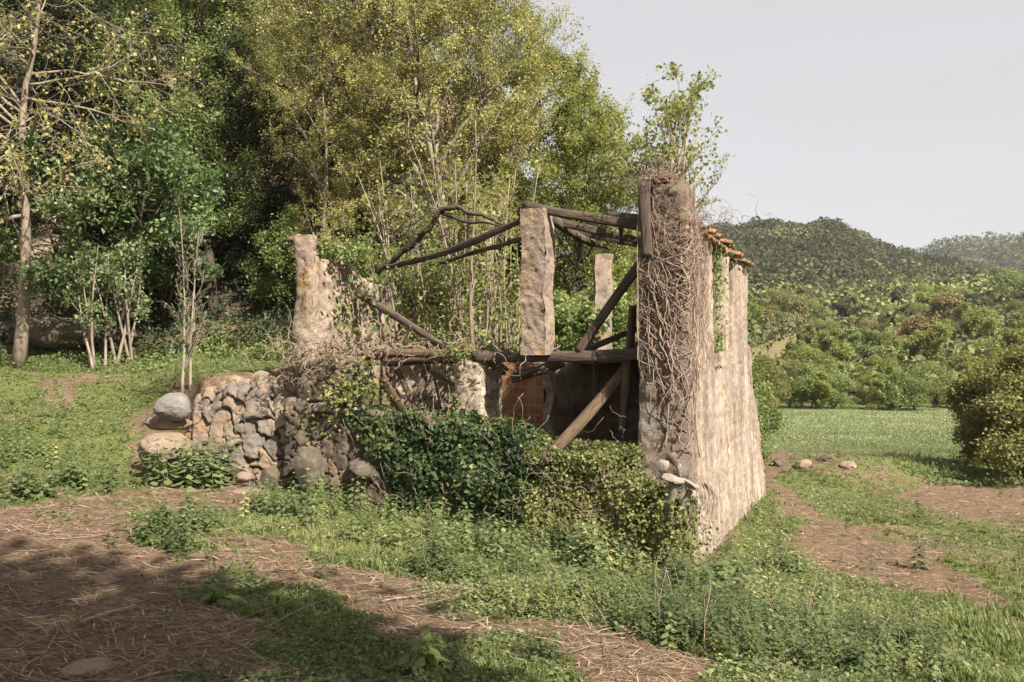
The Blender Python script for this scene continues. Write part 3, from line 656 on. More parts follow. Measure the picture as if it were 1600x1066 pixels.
def row(px0, px1, n, Y, dY, size, kinds, where, group, extra=0):
    cnt = {}
    for i in range(n):
        px = px0 + (px1 - px0) * (i + rr.uniform(-.3, .3)) / max(1, n - 1); y = Y + rr.uniform(-dY, dY); X = (px - 800) / FPX * y
        k = rr.choice(kinds); cnt[k] = cnt.get(k, 0) + 1
        z = gz(X, y) + float(midrise(np.array([X]), np.array([y]))[0]) if y < 134 else float(hill1(np.array([X]), np.array([y]))[0])
        s = size * rr.uniform(.75, 1.25); w = s * rr.uniform(.9, 1.25)
        plant('bushy_tree' if k != 'grey' else 'leafless_tree', rr.choice(['far_', 'farb_', 'farc_', 'farc_']) + k, (X, y, z - .25), '%s tree %s past the field, %s such from the ruin' % (KINDS[k][1], where, ORD[cnt[k] - 1]), 'tree', group, rr.uniform(0, 6.28), (w, w, s))
row(1020, 1800, 20, 54, 1.5, 1.35, ['green', 'olive', 'lime', 'olive', 'brown', 'green'], 'in the hedge row', 'hedge row at the far edge of the field')
row(1000, 1820, 20, 61, 2.5, 1.6, ['lime', 'green', 'olive', 'lime', 'green'], 'in the second line', 'second line of trees behind the field')
row(1000, 1840, 18, 74, 4, 1.9, ['lime', 'olive', 'green', 'lime', 'brown'], 'in the third line', 'third line of trees behind the field')
row(1140, 1800, 16, 92, 6, 2.1, ['lime', 'olive', 'green', 'olive', 'grey', 'green', 'lime', 'brown'], 'in the fourth line', 'fourth line of trees behind the field')
row(1120, 1800, 16, 114, 8, 2.4, ['olive', 'lime', 'lime', 'brown', 'olive'], 'in the fifth line', 'fifth line of trees behind the field')
row(1130, 1800, 16, 134, 7, 3.0, ['olive', 'lime', 'dark', 'olive', 'green'], 'in the sixth line', 'sixth line of trees behind the field')
row(1130, 1800, 16, 155, 8, 3.0, ['olive', 'lime', 'dark', 'dark', 'olive'], 'in the seventh line', 'seventh line of trees behind the field')


# ------------------------------------------------------------------ the ruin
def rbox(fn, dims, res, rough=.02, rsc=2.5, stone=None, seed=0, fine=.006):
    """closed box: fn(a,b,c)->world, a,b,c in 0..1; dims = real lengths; stone=(cell, relief)"""
    L = np.array(dims, float); n = np.maximum(2, np.ceil(L / res).astype(int))
    acc = Acc(); cells = []; edges = []; cen = fn(np.array([.5]), np.array([.5]), np.array([.5]))[0]
    for ax in range(3):
        o = [i for i in range(3) if i != ax]
        for e in (0., 1.):
            A, B = np.meshgrid(np.linspace(0, 1, n[o[0]] + 1), np.linspace(0, 1, n[o[1]] + 1))
            q = [None] * 3; q[ax] = np.full(A.shape, e); q[o[0]] = A; q[o[1]] = B
            P = fn(*q); gu = np.gradient(P, axis=1); gv = np.gradient(P, axis=0); N_ = np.cross(gu, gv); N_ /= np.linalg.norm(N_, axis=-1, keepdims=True) + 1e-9
            flip = ((P - cen) * N_).sum() < 0
            if flip: N_ = -N_
            nv = np.stack([fbm(P, rsc, 4, seed + 3), fbm(P, rsc, 4, seed + 4), fbm(P, rsc, 4, seed + 5)], -1)
            cid = np.zeros(A.shape); ed = np.ones(A.shape); dsp = fbm(P, 14, 3, seed + 9) * fine
            if stone:
                wx = fbm(P, 2.3, 4, 2) * 1.1; wy = fbm(P, 2.3, 4, 6) * .8; big = 1 + .0 * A
                uu = A * L[o[0]] / stone[0] + ax * 5.3 + wx; vv = B * L[o[1]] / (stone[0] * .66) + seed + e * 3 + wy
                F1, F2, cid, cx, cy_ = worley(uu, vv, seed)
                ed = F2 - F1
                fade = np.clip(np.minimum(np.minimum(A, 1 - A) * L[o[0]], np.minimum(B, 1 - B) * L[o[1]]) / .06, 0, 1)
                dsp = dsp + fade * stone[1] * (sstep(.0, .09, ed) * (.45 + .75 * cid) + 1.1 * (cx * (cid - .5) + cy_ * (np.mod(cid * 7, 1) - .5)))
            P = P + nv * rough + N_ * dsp[..., None]
            idx = np.arange(A.size).reshape(A.shape); F = np.stack([idx[:-1, :-1], idx[:-1, 1:], idx[1:, 1:], idx[1:, :-1]], -1).reshape(-1, 4)
            if flip: F = F[:, ::-1]
            acc.add(P, F); cells.append(cid.ravel()); edges.append(ed.ravel())
    V, F = acc.get(); return V, F, {'cell': np.concatenate(cells), 'edge': np.concatenate(edges)}

def batter(z, t=0): return (.075 + .13 * np.clip(np.asarray(t, float) / LT, 0, 1)) * np.clip((.4 - z) / 3.0, 0, 1) ** 1.2
def ground_ts(t, s): P = W(t, s, 0); return gz(P[0], P[1])
ruin = empty('ruined_house', (Cx, Cy, -2.6), 'roofless overgrown stone farmhouse ruin with tall vine-wrapped corner and broken pillars', 'ruin')
def rb(name, fn, dims, res, mat, **k):
    V, F, at_ = rbox(fn, dims, res, **k)
    return part(name, V, F, M[mat], ruin, smooth=True, attrs=at_)

# right wall, seen at a raking angle: outer face ribbed and battered
def flute(t, z):
    """ribs and window recesses of the outer face: how far the face is set back"""
    g = np.zeros(np.shape(t)); w = .05 * np.sin(z * 3 + t) + .02 * np.sin(z * 9)
    up = sstep(-.55, .12, z)
    for c, h_, d in ((2.36, .27, .24), (3.79, .19, .24), (4.87, .13, .22)):
        u = np.abs(t - c - w * .5); g = g + (d * up + .05 * (1 - up)) * sstep(h_ + .05, h_ - .04, u)
    for i, (c, d) in enumerate(((.55, .03), (.85, .04), (1.15, .05), (1.5, .035), (1.85, .04), (2.9, .045), (3.3, .035), (4.35, .045), (5.3, .04), (5.65, .035), (5.98, .07), (6.4, .04))):
        g = g + d * np.exp(-((t - c - .06 * np.sin(z * 2.3 + i)) / .06) ** 2)
    return g * (.55 + .45 * sstep(-2.6, -.3, z))
def rw_top(t):
    r = 2.02 - .42 * sstep(.25, .95, t) - .05 * np.clip(t - 1, 0, 2) + .03 * np.sin(t * 9)
    return r * (1 - sstep(5.84, 5.92, t)) + (.22 - .25 * (t - 5.9)) * sstep(5.84, 5.92, t)
def f_rw(a, b, c):
    t = a * LT; z = -3.3 + c * (rw_top(t) + 3.3); t = a * (LT - .60 * sstep(-2.2, -.1, np.minimum(z, .3)) * sstep(5.9, 6.9, t))
    s = b * .42 - (1 - b) * (batter(z, t) - flute(t, z))
    return W(t, s, z)
rb('right_wall', f_rw, (LT, .42, 4.9), .026, 'plaster', rough=.028, rsc=3.0, seed=2, fine=.022)
def f(a, b, c): return W(.95 + a * 4.95, .04 + b * .26, 1.56 + c * .07 + .01 * np.sin(a * 20))
rb('eaves_plank', f, (4.95, .26, .07), .06, 'wood_brown', rough=.015)

# corner column (front face towards the camera) and inner timber
def f(a, b, c):
    z = -3.2 + c * 5.22; s = a * (.56 + .05 * sstep(-1, -2.4, z)); t = b * .45 - (1 - b) * .10 * sstep(1., -2.6, z)
    return W(t, s - .02 - batter(z) * (1 - a), z)
rb('corner_column', f, (.56, .45, 5.2), .03, 'rubble', rough=.04, rsc=3, seed=21, stone=(.20, .03), fine=.012)

# front walls
def front(name, s0, s1, t0, t1, z1f, mat, stone, rough, seed, z0=-2.9, lean=.08):
    def f(a, b, c):
        s = s0 + a * (s1 - s0); zt = z1f(s); z = z0 + c * (zt - z0)
        return W(t0 + b * (t1 - t0) - lean * (1 - c) * (1 - b), s, z)
    rb(name, f, (s1 - s0, t1 - t0, float(z1f(np.array((s0 + s1) / 2)) - z0)), .022, mat, rough=rough, rsc=2.2, seed=seed, stone=stone, fine=.01)
zt = lambda s: np.interp(s, [.5, 1.0, 1.55, 1.75, 1.95, 2.6, 3.4, 4.2, 4.7, 5.8], [-1.18, -1.27, -1.30, -1.26, -1.14, -1.00, -.92, -.88, -.84, -.78]) + .03 * np.sin(s * 9)
front('front_wall', .50, 1.85, -.02, .40, lambda s: zt(s) - .04, 'stone_dark', (.26, .05), .05, 31)
front('front_wall', 1.80, 4.75, -.05, .42, lambda s: zt(s) - .02, 'stone_dark', (.28, .05), .06, 32)
front('front_wall', 4.70, 5.86, -.10, .45, lambda s: zt(s) + .02, 'stone_dark', (.26, .055), .05, 33)
front('front_wall', 4.72, 5.72, .02, .50, lambda s: -.13 + .03 * np.sin(s * 13), 'stone_dark', (.26, .05), .05, 34, z0=-.78, lean=.0)
def f(a, b, c):
    s = 2.9 + a * 2.35; return W(-.17 + b * .62 + .03 * np.sin(s * 7), s, zt(s) - .05 + c * (.09 + .02 * np.sin(s * 11)))
rb('wall_top', f, (2.35, .62, .09), .03, 'rubble', rough=.05, rsc=4, seed=36, fine=.015)
# left pillar and left wall
def f(a, b, c): z = -.35 + c * 2.08; return W(.0 + b * .15, 5.45 + a * .30 + .03 * np.sin(z * 5), z)
rb('left_pillar', f, (.30, .24, 2.08), .03, 'pillar', rough=.03, rsc=3, seed=41, stone=(.24, .03), fine=.012)
def f(a, b, c):
    t = .10 + a * 2.4; top = np.interp(t, [.1, .7, .95, 1.2, 1.6, 2.0, 2.5], [1.40, 1.30, 1.52, 1.25, 1.15, 1.05, .45]) + .05 * np.sin(t * 17)
    return W(t, 5.46 + b * .34, -.6 + c * (top + .6))
rb('left_wall', f, (2.4, .34, 1.9), .03, 'pillar', rough=.05, rsc=2.5, seed=42, stone=(.24, .03), fine=.015)
def f(a, b, c): return W(.3 + a * 6.5, 5.5 + b * .3, -2.6 + c * 2.3)
rb('left_foundation', f, (6.5, .3, 2.3), .08, 'stone_dark', rough=.05, seed=43, stone=(.25, .05))
# middle pillar
def f(a, b, c): z = -.02 + c * 1.92; return W(.02 + b * .36, 2.02 + (1 - a) * .33 - .0, z)
p0 = at(815, 552, 10.45); p1 = at(859, 552, 10.33)
def f(a, b, c):
    z = -.04 + c * 1.90; X = p0[0] + a * (p1[0] - p0[0]) * .80; w_ = 1
    return W(.0 + b * .36, 2.12 - a * .325, z) + np.stack([.012 * np.sin(z * 6), .0 * z, 0 * z], -1)
rb('middle_pillar', f, (.33, .36, 1.9), .018, 'pillar', rough=.014, rsc=4, seed=51, fine=.022)
# back pillar in the leaves
bp = at(945, 470, 16.2)
def f(a, b, c): return np.stack([bp[0] - .2 + a * .36, bp[1] + b * .34, -1.2 + c * 3.2 + .0 * a], -1)
rb('back_pillar', f, (.36, .34, 3.2), .04, 'pillar', rough=.05, rsc=3, seed=52, fine=.015)
# inside: stone pier, cross wall, brick partition with rubble edge, dark rear walls
def f(a, b, c): return W(.28 + b * .6, 2.83 + a * .41, -2.35 + c * 2.27)
rb('stone_pier', f, (.46, .6, 2.27), .03, 'stone_pier', rough=.03, rsc=3, seed=61, stone=(.17, .035), fine=.01)
def f(a, b, c): return W(2.1 + b * .35, 3.4 + a * 2.15, -2.35 + c * (2.2 + .05 * np.sin(a * 14)))
rb('cross_wall', f, (2.15, .35, 2.2), .035, 'stone_pier', rough=.04, rsc=3, seed=62, stone=(.19, .04), fine=.01)
def f(a, b, c): return W(1.5 + b * .12, 2.38 + a * .68, -2.35 + c * 2.18)
V, F, at_ = rbox(f, (.68, .12, 2.18), .03, rough=.012, seed=63, fine=.003)
tt, ss = ts(V[:, 0], V[:, 1]); at_['bu'] = ss; at_['bv'] = V[:, 2] + 5
part('brick_partition', V, F, M['brick'], ruin, smooth=True, attrs=at_)
def f(a, b, c): return W(1.45 + b * .25, 2.24 + a * .13 + .03 * np.sin(c * 22), -2.35 + c * 2.18)
rb('partition_edge', f, (.14, .25, 2.18), .025, 'plaster', rough=.04, rsc=6, seed=64, fine=.015)
def f(a, b, c): return W(3.4 + b * .3, .35 + a * 3.1, -2.35 + c * 2.2)
rb('cross_wall', f, (3.1, .3, 2.2), .06, 'rubble', rough=.05, seed=65, stone=(.2, .04))
def f(a, b, c): return W(6.5 + b * .35, .4 + a * 5.1, -2.5 + c * 2.4)
rb('rear_wall', f, (5.1, .35, 2.4), .08, 'rubble', rough=.06, seed=66)
def f(a, b, c): return W(1.9 + b * 4.6, .3 + a * 2.3, -.16 + c * .07)
rb('upper_floor', f, (2.3, 4.6, .07), .06, 'wood_brown', rough=.04, seed=67)

# ---- timbers
def beam_mesh(L, w, h, seed=0, rough=.020, taper=1.0, bend=0.0, split=True):
    n = max(6, int(L / .05)); acc = Acc(); k = 12; an = np.arange(k) / k * 2 * np.pi
    cs = np.sign(np.cos(an)) * np.abs(np.cos(an)) ** .55; sn = np.sign(np.sin(an)) * np.abs(np.sin(an)) ** .55
    x = np.linspace(0, L, n + 1); f = x / L; sc = 1 - (1 - taper) * f
    V = np.stack([np.repeat(x, k), (sc[:, None] * cs[None] * w / 2).ravel(), (sc[:, None] * sn[None] * h / 2).ravel()], -1)
    V[:, 2] += np.repeat(bend * np.sin(np.pi * f), k); V[:, 1] += np.repeat(.012 * np.sin(f * 5 + seed), k)
    q = V * np.array([.9, 7, 7]) + seed * 3.1
    V[:, 1] += fbm(q, 1, 4, 5) * rough * 2.2; V[:, 2] += fbm(q + 9, 1, 4, 6) * rough * 2.2
    groove = np.repeat(.0 * f, k)
    ends = np.concatenate([np.ones(k), np.zeros((n - 1) * k), np.ones(k)]); V[:, 0] += ends * fbm(V * 30, 1, 2, seed) * .05
    i = np.arange(n)[:, None]; j = np.arange(k)[None]; jn = (j + 1) % k
    F = np.stack([i * k + j, (i + 1) * k + j, (i + 1) * k + jn, i * k + jn], -1).reshape(-1, 4)
    V = np.concatenate([V, V[:k] * 0 + V[:k].mean(0), V[-k:] * 0 + V[-k:].mean(0)]); b0 = (n + 1) * k; b1 = b0 + k; j = np.arange(k); jn = (j + 1) % k
    F = np.concatenate([F, np.stack([b0 + j, j, jn, b0 + jn], -1), np.stack([n * k + j, b1 + j, b1 + jn, n * k + jn], -1)])
    return V, F
def beam(name, a, b, w, h, mat='wood', root=None, label=None, group=None, seed=0, **k):
    a = Vector(a); b = Vector(b); d = b - a
    V, F = beam_mesh(d.length, w, h, seed, **k)
    o = link(name, make_mesh(name, V, F, M[mat], False), root)
    o.rotation_euler = d.to_track_quat('X', 'Z').to_euler(); o.location = a - (root.location if root else Vector((0, 0, 0)))
    if label: tag(o, label, 'timber', group)
    return o
B = lambda x, y, Y: tuple(at(x, y, Y))
beam('rafter', B(820, 320, 10.45), B(1006, 354, 9.95), .10, .125, root=ruin, seed=1, bend=-.02)
beam('purlin', B(950, 337, 10.6), B(1004, 342, 10.2), .10, .10, root=ruin, seed=2)
beam('plank', B(866, 345, 10.9), B(1004, 378, 10.6), .04, .09, root=ruin, seed=3)
beam('plank', B(900, 362, 11.3), B(1004, 381, 10.9), .04, .08, root=ruin, seed=4)
beam('batten', B(973, 333, 10.45), B(972, 380, 10.5), .05, .05, root=ruin, seed=5)
beam('broken_rafter', B(858, 338, 10.75), B(925, 382, 11.3), .12, .13, root=ruin, seed=6, taper=.7)
beam('broken_rafter', B(900, 372, 11.2), B(952, 388, 11.4), .09, .07, root=ruin, seed=7, taper=.6)
beam('wall_plate', B(818, 318, 10.6), B(862, 326, 10.5), .10, .09, root=ruin, seed=8)
beam('rafter', B(816, 343, 10.6), B(588, 422, 13.4), .07, .08, root=ruin, seed=9, bend=-.09)
beam('rafter', B(816, 374, 10.7), B(692, 410, 12.6), .055, .06, root=ruin, seed=10)
beam('rafter', B(860, 405, 10.9), B(892, 394, 11.8), .07, .08, root=ruin, seed=12)
beam('floor_beam', B(742, 557, 10.95), B(1006, 553, 10.05), .15, .14, root=ruin, seed=13, bend=-.02)
beam('floor_beam', B(566, 553, 11.75), B(750, 560, 11.0), .13, .13, 'wood_brown', root=ruin, seed=14, bend=.03)
beam('floor_beam', B(475, 556, 12.4), B(770, 556, 11.8), .12, .10, root=ruin, seed=15)
beam('floor_beam', B(600, 566, 11.9), B(720, 560, 11.4), .10, .12, root=ruin, seed=16)
beam('floor_beam', B(800, 592, 10.9), B(880, 566, 10.9), .12, .12, root=ruin, seed=17)
beam('corbel', B(448, 374, 11.9), B(500, 383, 12.0), .10, .07, 'wood_brown', root=ruin, seed=18)
beam('corner_post', B(1009, 284, 9.60), B(1009, 402, 9.62), .12, .12, root=ruin, seed=19)
beam('batten', B(1021, 290, 9.66), B(1019, 392, 9.66), .035, .03, 'wood_brown', root=ruin, seed=20)
beam('fallen_beam', B(852, 722, 9.85), B(1012, 536, 10.35), .125, .13, 'wood_brown', None, 'thick brown fallen beam leaning from the low front wall up to the vine-wrapped corner', 'fallen timbers in the ruin', 21, bend=-.02)
beam('fallen_beam', B(903, 550, 10.35), B(1006, 406, 10.1), .105, .115, 'wood', None, 'grey beam leaning above the floor joist against the tall corner column', 'fallen timbers in the ruin', 22)
beam('fallen_beam', B(812, 588, 10.6), B(1006, 510, 10.6), .08, .08, 'wood', None, 'thin dark pole slanting behind the floor joist between brick partition and corner', 'fallen timbers in the ruin', 23)
beam('fallen_beam', B(930, 640, 10.9), B(1008, 520, 10.6), .09, .09, 'wood', None, 'dark slanting timber just above the thick brown fallen beam', 'fallen timbers in the ruin', 24)
beam('prop_post', B(974, 676, 10.15), B(989, 478, 10.1), .12, .10, 'wood', None, 'upright weathered prop beside the tall corner column', 'upright props in the ruin', 25)
beam('prop_post', B(931, 620, 10.9), B(928, 542, 10.9), .08, .08, 'wood_brown', None, 'short upright prop under the floor joist', 'upright props in the ruin', 26)
beam('fallen_beam', B(556, 455, 12.5), B(700, 545, 11.7), .10, .12, 'wood', None, 'grey-brown beam sliding down from the broken left wall to the floor edge', 'fallen timbers in the ruin', 27)
beam('broken_board', B(597, 592, 11.6), B(628, 640, 11.3), .05, .20, 'wood_brown', None, 'short dark broken board leaning at the left of the opening above the ivy', 'broken boards above the ivy wall', 28)
beam('broken_board', B(668, 572, 11.5), B(648, 642, 11.4), .06, .12, 'wood', None, 'upright broken board in the middle of the opening above the ivy', 'broken boards above the ivy wall', 29)
beam('broken_board', B(674, 580, 11.4), B(714, 602, 11.2), .05, .05, 'wood', None, 'thin slanting stick touching the left side of the stone pier', 'broken boards above the ivy wall', 30)
beam('broken_board', B(768, 562, 11.0), B(790, 580, 10.9), .12, .10, 'wood', None, 'stubby broken timber end at the top of the stone pier', 'broken boards above the ivy wall', 31)
beam('broken_board', B(618, 570, 11.7), B(645, 628, 11.5), .06, .07, 'wood', None, 'slanting prop left of the upright broken board above the ivy', 'broken boards above the ivy wall', 32)

# roof tiles on the eaves
def tile(L=.42, w=.17, up=True, seed=0):
    k = 8; an = np.linspace(0, np.pi, k); r = w / 2; x = np.array([0, L])
    rings = []
    for rr_ in (r, r - .014):
        for xi in x:
            q = rr_ * (1 - .12 * xi / L); rings.append(np.stack([np.full(k, xi), q * np.cos(an), q * np.sin(an) * .8 * (1 if up else -1)], -1))
    V = np.concatenate(rings); F = []
    for i in range(k - 1):
        F += [(i, i + 1, k + i + 1, k + i), (2 * k + i, 3 * k + i, 3 * k + i + 1, 2 * k + i + 1), (i, 2 * k + i, 2 * k + i + 1, i + 1), (k + i, k + i + 1, 3 * k + i + 1, 3 * k + i)]
    F += [(0, k, 3 * k, 2 * k), (k - 1, 3 * k - 1, 4 * k - 1, 2 * k - 1)]
    return V, np.array(F)
rt = random.Random(3)
def put_tile(t, s, z, up, slope=.26, yaw=0, root=ruin):
    V, F = tile(rt.uniform(.36, .44), .17, up)
    # x axis of the tile runs outwards (-s) and down
    ca, sa = math.cos(slope), math.sin(slope); x = V[:, 0] * ca + V[:, 2] * sa; zz = -V[:, 0] * sa + V[:, 2] * ca
    cy_, sy_ = math.cos(yaw), math.sin(yaw); xo = x * cy_ - V[:, 1] * sy_; yo = x * sy_ + V[:, 1] * cy_
    P = W(t + yo, s - xo, z + zz)
    o = part('roof_tile', P, F, M['tile'], root, attrs={'rnd': np.full(len(P), rt.random())})
for k in range(11):
    t = 1.25 + k * .2
    put_tile(t, .30, 1.67, False, yaw=rt.uniform(-.1, .1)); put_tile(t + .1, .29 + rt.uniform(-.05, .05), 1.72 + rt.uniform(0, .02), True, yaw=rt.uniform(-.16, .16))
    if k % 2 == 0: put_tile(t + .05, .40, 1.79, True, yaw=rt.uniform(-.2, .2))
for t in (3.75, 3.95, 4.15, 4.35, 4.9, 5.1, 5.3, 5.6, 5.8):
    put_tile(t, .25, 1.66, True, yaw=rt.uniform(-.1, .1))
put_tile(.12, .36, 2.10, True, yaw=1.7); put_tile(.25, .30, 2.12, True, yaw=1.3); put_tile(.02, .28, 2.05, True, slope=.1, yaw=1.9)

# ---- vines over the tall corner
def surf(q, z, off):
    """q<0: front face of the corner column, q>0: outer face of the right wall"""
    q = np.asarray(q, float)
    k = sstep(-.08, .08, q); s = -np.minimum(q, 0) - batter(z, q) - off * k + flute(np.maximum(q, 0), z) * .5 * k; t = np.maximum(q, 0) - (.10 * sstep(1., -2.6, z) + off) * (1 - k)
    return W(t, s, z)
def vines(n, q0, q1, z0, z1, r0, r1, seed, wander=.10, steps=26, bias=0, off=(.02, .10)):
    rng = np.random.default_rng(seed); q = rng.uniform(q0, q1, n); z = rng.uniform(z0, z0 + (z1 - z0) * .75, n)
    ln = rng.uniform(.35, 1, n) * (z1 - z); dq = rng.normal(size=n) * .1; of = rng.uniform(*off, n); pts = np.empty((n, steps, 3)); ph = rng.uniform(0, 6, n)
    for i in range(steps):
        zz = z + ln * i / (steps - 1); dq = dq * .80 + rng.normal(size=n) * wander * .22
        q = np.clip(q + dq * .25, q0 - .05, q1 + .05); pts[:, i] = surf(q, zz, of + .02 * np.sin(ph + i * .6))
    rad = rng.uniform(r0, r1, n)[:, None] * np.linspace(1, .45, steps)[None]
    return tubes(pts, rad, 6)
vr = empty('dead_climber', (Cx, Cy, -1.2), 'brown leafless climbing vine matted over the tall corner of the ruin', 'vine')
acc = Acc()
acc.add(*vines(7, -.32, .12, -1.2, 2.0, .009, .019, 1, .20)); acc.add(*vines(44, -.36, .22, -1.3, 2.05, .004, .009, 2, .36)); acc.add(*vines(150, -.50, .45, -.6, 2.0, .003, .0065, 3, .6))
acc.add(*vines(90, .0, 1.2, .4, 1.75, .003, .006, 4, .7, off=(.01, .05))); acc.add(*vines(40, .2, 2.0, -.6, 1.6, .003, .005, 6, .5, off=(.01, .03)))
V, F = acc.get(); part('stems', V, F, M['vine'], vr, smooth=True)
def tangle(rng, c, ext, n, ln, r, steps=12, wander=.5, up=0.):
    st = np.array(c) + rng.normal(size=(n, 3)) * np.array(ext) * .5; d = rng.normal(size=(n, 3)); d[:, 2] = d[:, 2] * .5 + up; d /= np.linalg.norm(d, axis=1, keepdims=True)
    L = rng.uniform(.4, 1, n) * ln; p, _, _ = grow(rng, st, d, L, np.full(n, r), np.full(n, r * .4), steps, wander, up * .1)
    rad = (r * rng.uniform(.5, 1.2, n))[:, None] * np.linspace(1, .4, steps + 1)[None]
    return tubes(p, rad, 5)
rng = np.random.default_rng(77)
acc = Acc(); acc.add(*tangle(rng, W(.12, .30, 2.12), (.26, .26, .10), 90, .6, .006)); acc.add(*tangle(rng, W(.9, .1, 1.72), (.7, .25, .10), 110, .5, .004)); acc.add(*tangle(rng, W(.3, .5, 2.12), (.45, .4, .14), 60, .5, .003))
V, F = acc.get(); part('matted_twigs', V, F, M['vine'], vr, smooth=True)

# dead stems draped over the floor edge and left block
acc = Acc()
for (x, y, Y, n, ex) in ((500, 548, 11.9, 110, (.9, .5, .14)), (600, 545, 11.7, 90, (1.0, .5, .10)), (720, 545, 11.2, 60, (.9, .4, .10)), (470, 575, 11.9, 60, (.3, .3, .25)), (810, 550, 10.7, 30, (.6, .4, .06))):
    acc.add(*tangle(rng, at(x, y, Y), ex, n, .8, .008, up=-.05))
V, F = acc.get(); single('dried_creeper', V, F, M['vine'], 'mat of dead pale stems along the broken floor edge of the ruin', 'dead stems', smooth=True)
# twisted dead bough in the left half of the ruin
def poly(pts, r, n=28, sides=8, wob=.02, seed=0):
    pts = np.array(pts, float); L = np.r_[0, np.cumsum(np.linalg.norm(np.diff(pts, axis=0), axis=1))]; u = np.linspace(0, L[-1], n)
    q = np.stack([np.interp(u, L, pts[:, i]) for i in range(3)], -1)
    for _ in range(2): q[1:-1] = (q[:-2] + q[1:-1] * 2 + q[2:]) / 4
    q = q + np.stack([fbm(q, 3, 3, seed + i) for i in range(3)], -1) * wob
    r = np.interp(u / L[-1], np.linspace(0, 1, len(r)), r)
    return tubes(q[None], r[None], sides)
acc = Acc()
acc.add(*poly([at(585, 425, 12.6), at(625, 392, 12.4), at(652, 372, 12.2), at(678, 336, 12), at(702, 325, 11.9), at(745, 331, 11.7), at(792, 352, 11.4)], [.05, .05, .045, .045, .035, .025, .012], wob=.16))
acc.add(*poly([at(690, 335, 12), at(720, 345, 11.8), at(760, 348, 11.5), at(792, 354, 11.3)], [.03, .025, .02, .008], wob=.05))
acc.add(*poly([at(625, 392, 12.4), at(655, 380, 12.1), at(640, 405, 11.9), at(600, 414, 11.8)], [.03, .02, .015, .008], wob=.05))
acc.add(*tangle(rng, at(660, 360, 12), (1.0, .5, .4), 40, 1.0, .010, wander=.25))
V, F = acc.get(); single('dead_bough', V, F, M['bark_dark'], 'twisted dead bough arching between the broken left wall and the middle pillar', 'branch', smooth=True)

# ---- ivy and brambles on the front wall
def leaves_obj(name, P, Nn, size, mat, rng, root=None, label=None, cat=None, kind=None, aspect=.8, fold=.12, rn=None, group=None):
    V, F = leafquads(P, Nn, size, rng, aspect, fold)
    if rn is None: rn = np.clip(.42 + .5 * fbm(P, 1.6, 3, 3) + rng.normal(size=len(P)) * .17, 0, 1)
    a = {'rnd': np.repeat(rn, 4)}
    if root is not None: return part(name, V, F, M[mat], root, attrs=a)
    return single(name, V, F, M[mat], label, cat, group, kind, attrs=a)
rng = np.random.default_rng(5)
def front_leaves(n, s0, s1, zb, bulge, seed, nz=.16, topw=.25, left=None):
    rng = np.random.default_rng(seed); s = rng.uniform(s0, s1, n); q = rng.random(n); top = q > 1 - topw
    ztop = zt(s) + .05 + .07 * fb2(s * 2.5, s, 1, 3, 4); z = zb + (ztop - zb) * (q / (1 - topw))
    h = np.clip((z - zb) / (ztop - zb), 0, 1); dep = rng.random(n) ** 2 * .14
    lump = fbm(np.stack([s, z, z * 0], -1), 1.7, 3, 9)
    off = .06 + bulge * (.85 + .6 * fb2(s * 1.1, z, 1, 2, 14)) * np.sin(np.clip(h * .72 + .10, 0, 1) * np.pi) * sstep(s0, s0 + .35, s) + nz * lump * 1.2 - dep
    t = -off; ft = (q - (1 - topw)) / topw
    t = np.where(top, -.12 + .54 * ft, t); z = np.where(top, ztop + .03 * np.sin(ft * 3) + .10 * lump - dep * .5, z)
    nrm = np.where(top[:, None], np.array([0, 0, 1.]), np.array([-D[0], -D[1], .35])) + rng.normal(size=(n, 3)) * .45
    P = W(t, s, z); P += rng.normal(size=P.shape) * .02
    keep = np.ones(n, bool)
    if left is not None:
        keep = ~(top & (s > 3.0) & (rng.random(n) < .8))

        sm = np.interp(z, [-2.2, -1.5, -.8], left) + .22 * fbm(P, 3, 2, 5); keep &= s < sm
    return P[keep], nrm[keep], s[keep], z[keep]
iv = empty('ivy', tuple(W(-.1, 3.2, -2.3)), 'dense dark green ivy covering the low front wall of the ruin', 'ivy')
P, Nn, s_, z_ = front_leaves(26000, 1.66, 5.0, -2.35, .26, 1, left=(4.15, 4.25, 4.85))
leaves_obj('leaves', P, Nn, rng.uniform(.045, .09, len(P)), 'ivy_leaf', rng, iv)
acc = Acc()
st = W(-.12, rng.uniform(1.9, 4.5, 90), rng.uniform(-2.3, -1.2, 90)); d0_ = np.tile([0, 0, 1.], (90, 1)) + rng.normal(size=(90, 3)) * .3
p_, _, _ = grow(rng, st, d0_, rng.uniform(.4, 1, 90), np.full(90, .008), np.full(90, .003), 10, .25, .1); acc.add(*tubes(p_, np.full((90, 11), .003), 5))
V, F = acc.get(); part('stems', V, F, M['vine'], iv, smooth=True)
br = empty('bramble', tuple(W(-.1, 1.1, -2.6)), 'pale tangled bramble hanging over the low wall beside the tall corner', 'bramble')
P, Nn, s_, z_ = front_leaves(26000, -.12, 1.95, -2.65, .16, 2, nz=.26, topw=.18)
kk = (s_ > .50) | (z_ < -1.45 - .5 * (.5 - s_)); P, Nn = P[kk], Nn[kk]
P[:, :2] += (D * -1)[None] * (rng.random(len(P)) * .12)[:, None]
leaves_obj('leaves', P, Nn, rng.uniform(.025, .055, len(P)), 'bramble_leaf', rng, br)
acc = Acc(); acc.add(*tangle(rng, W(-.25, 1.0, -1.7), (1.0, .35, .7), 240, .45, .003, up=-.1, wander=.3))
V, F = acc.get(); part('stems', V, F, M['vine'], br, smooth=True)
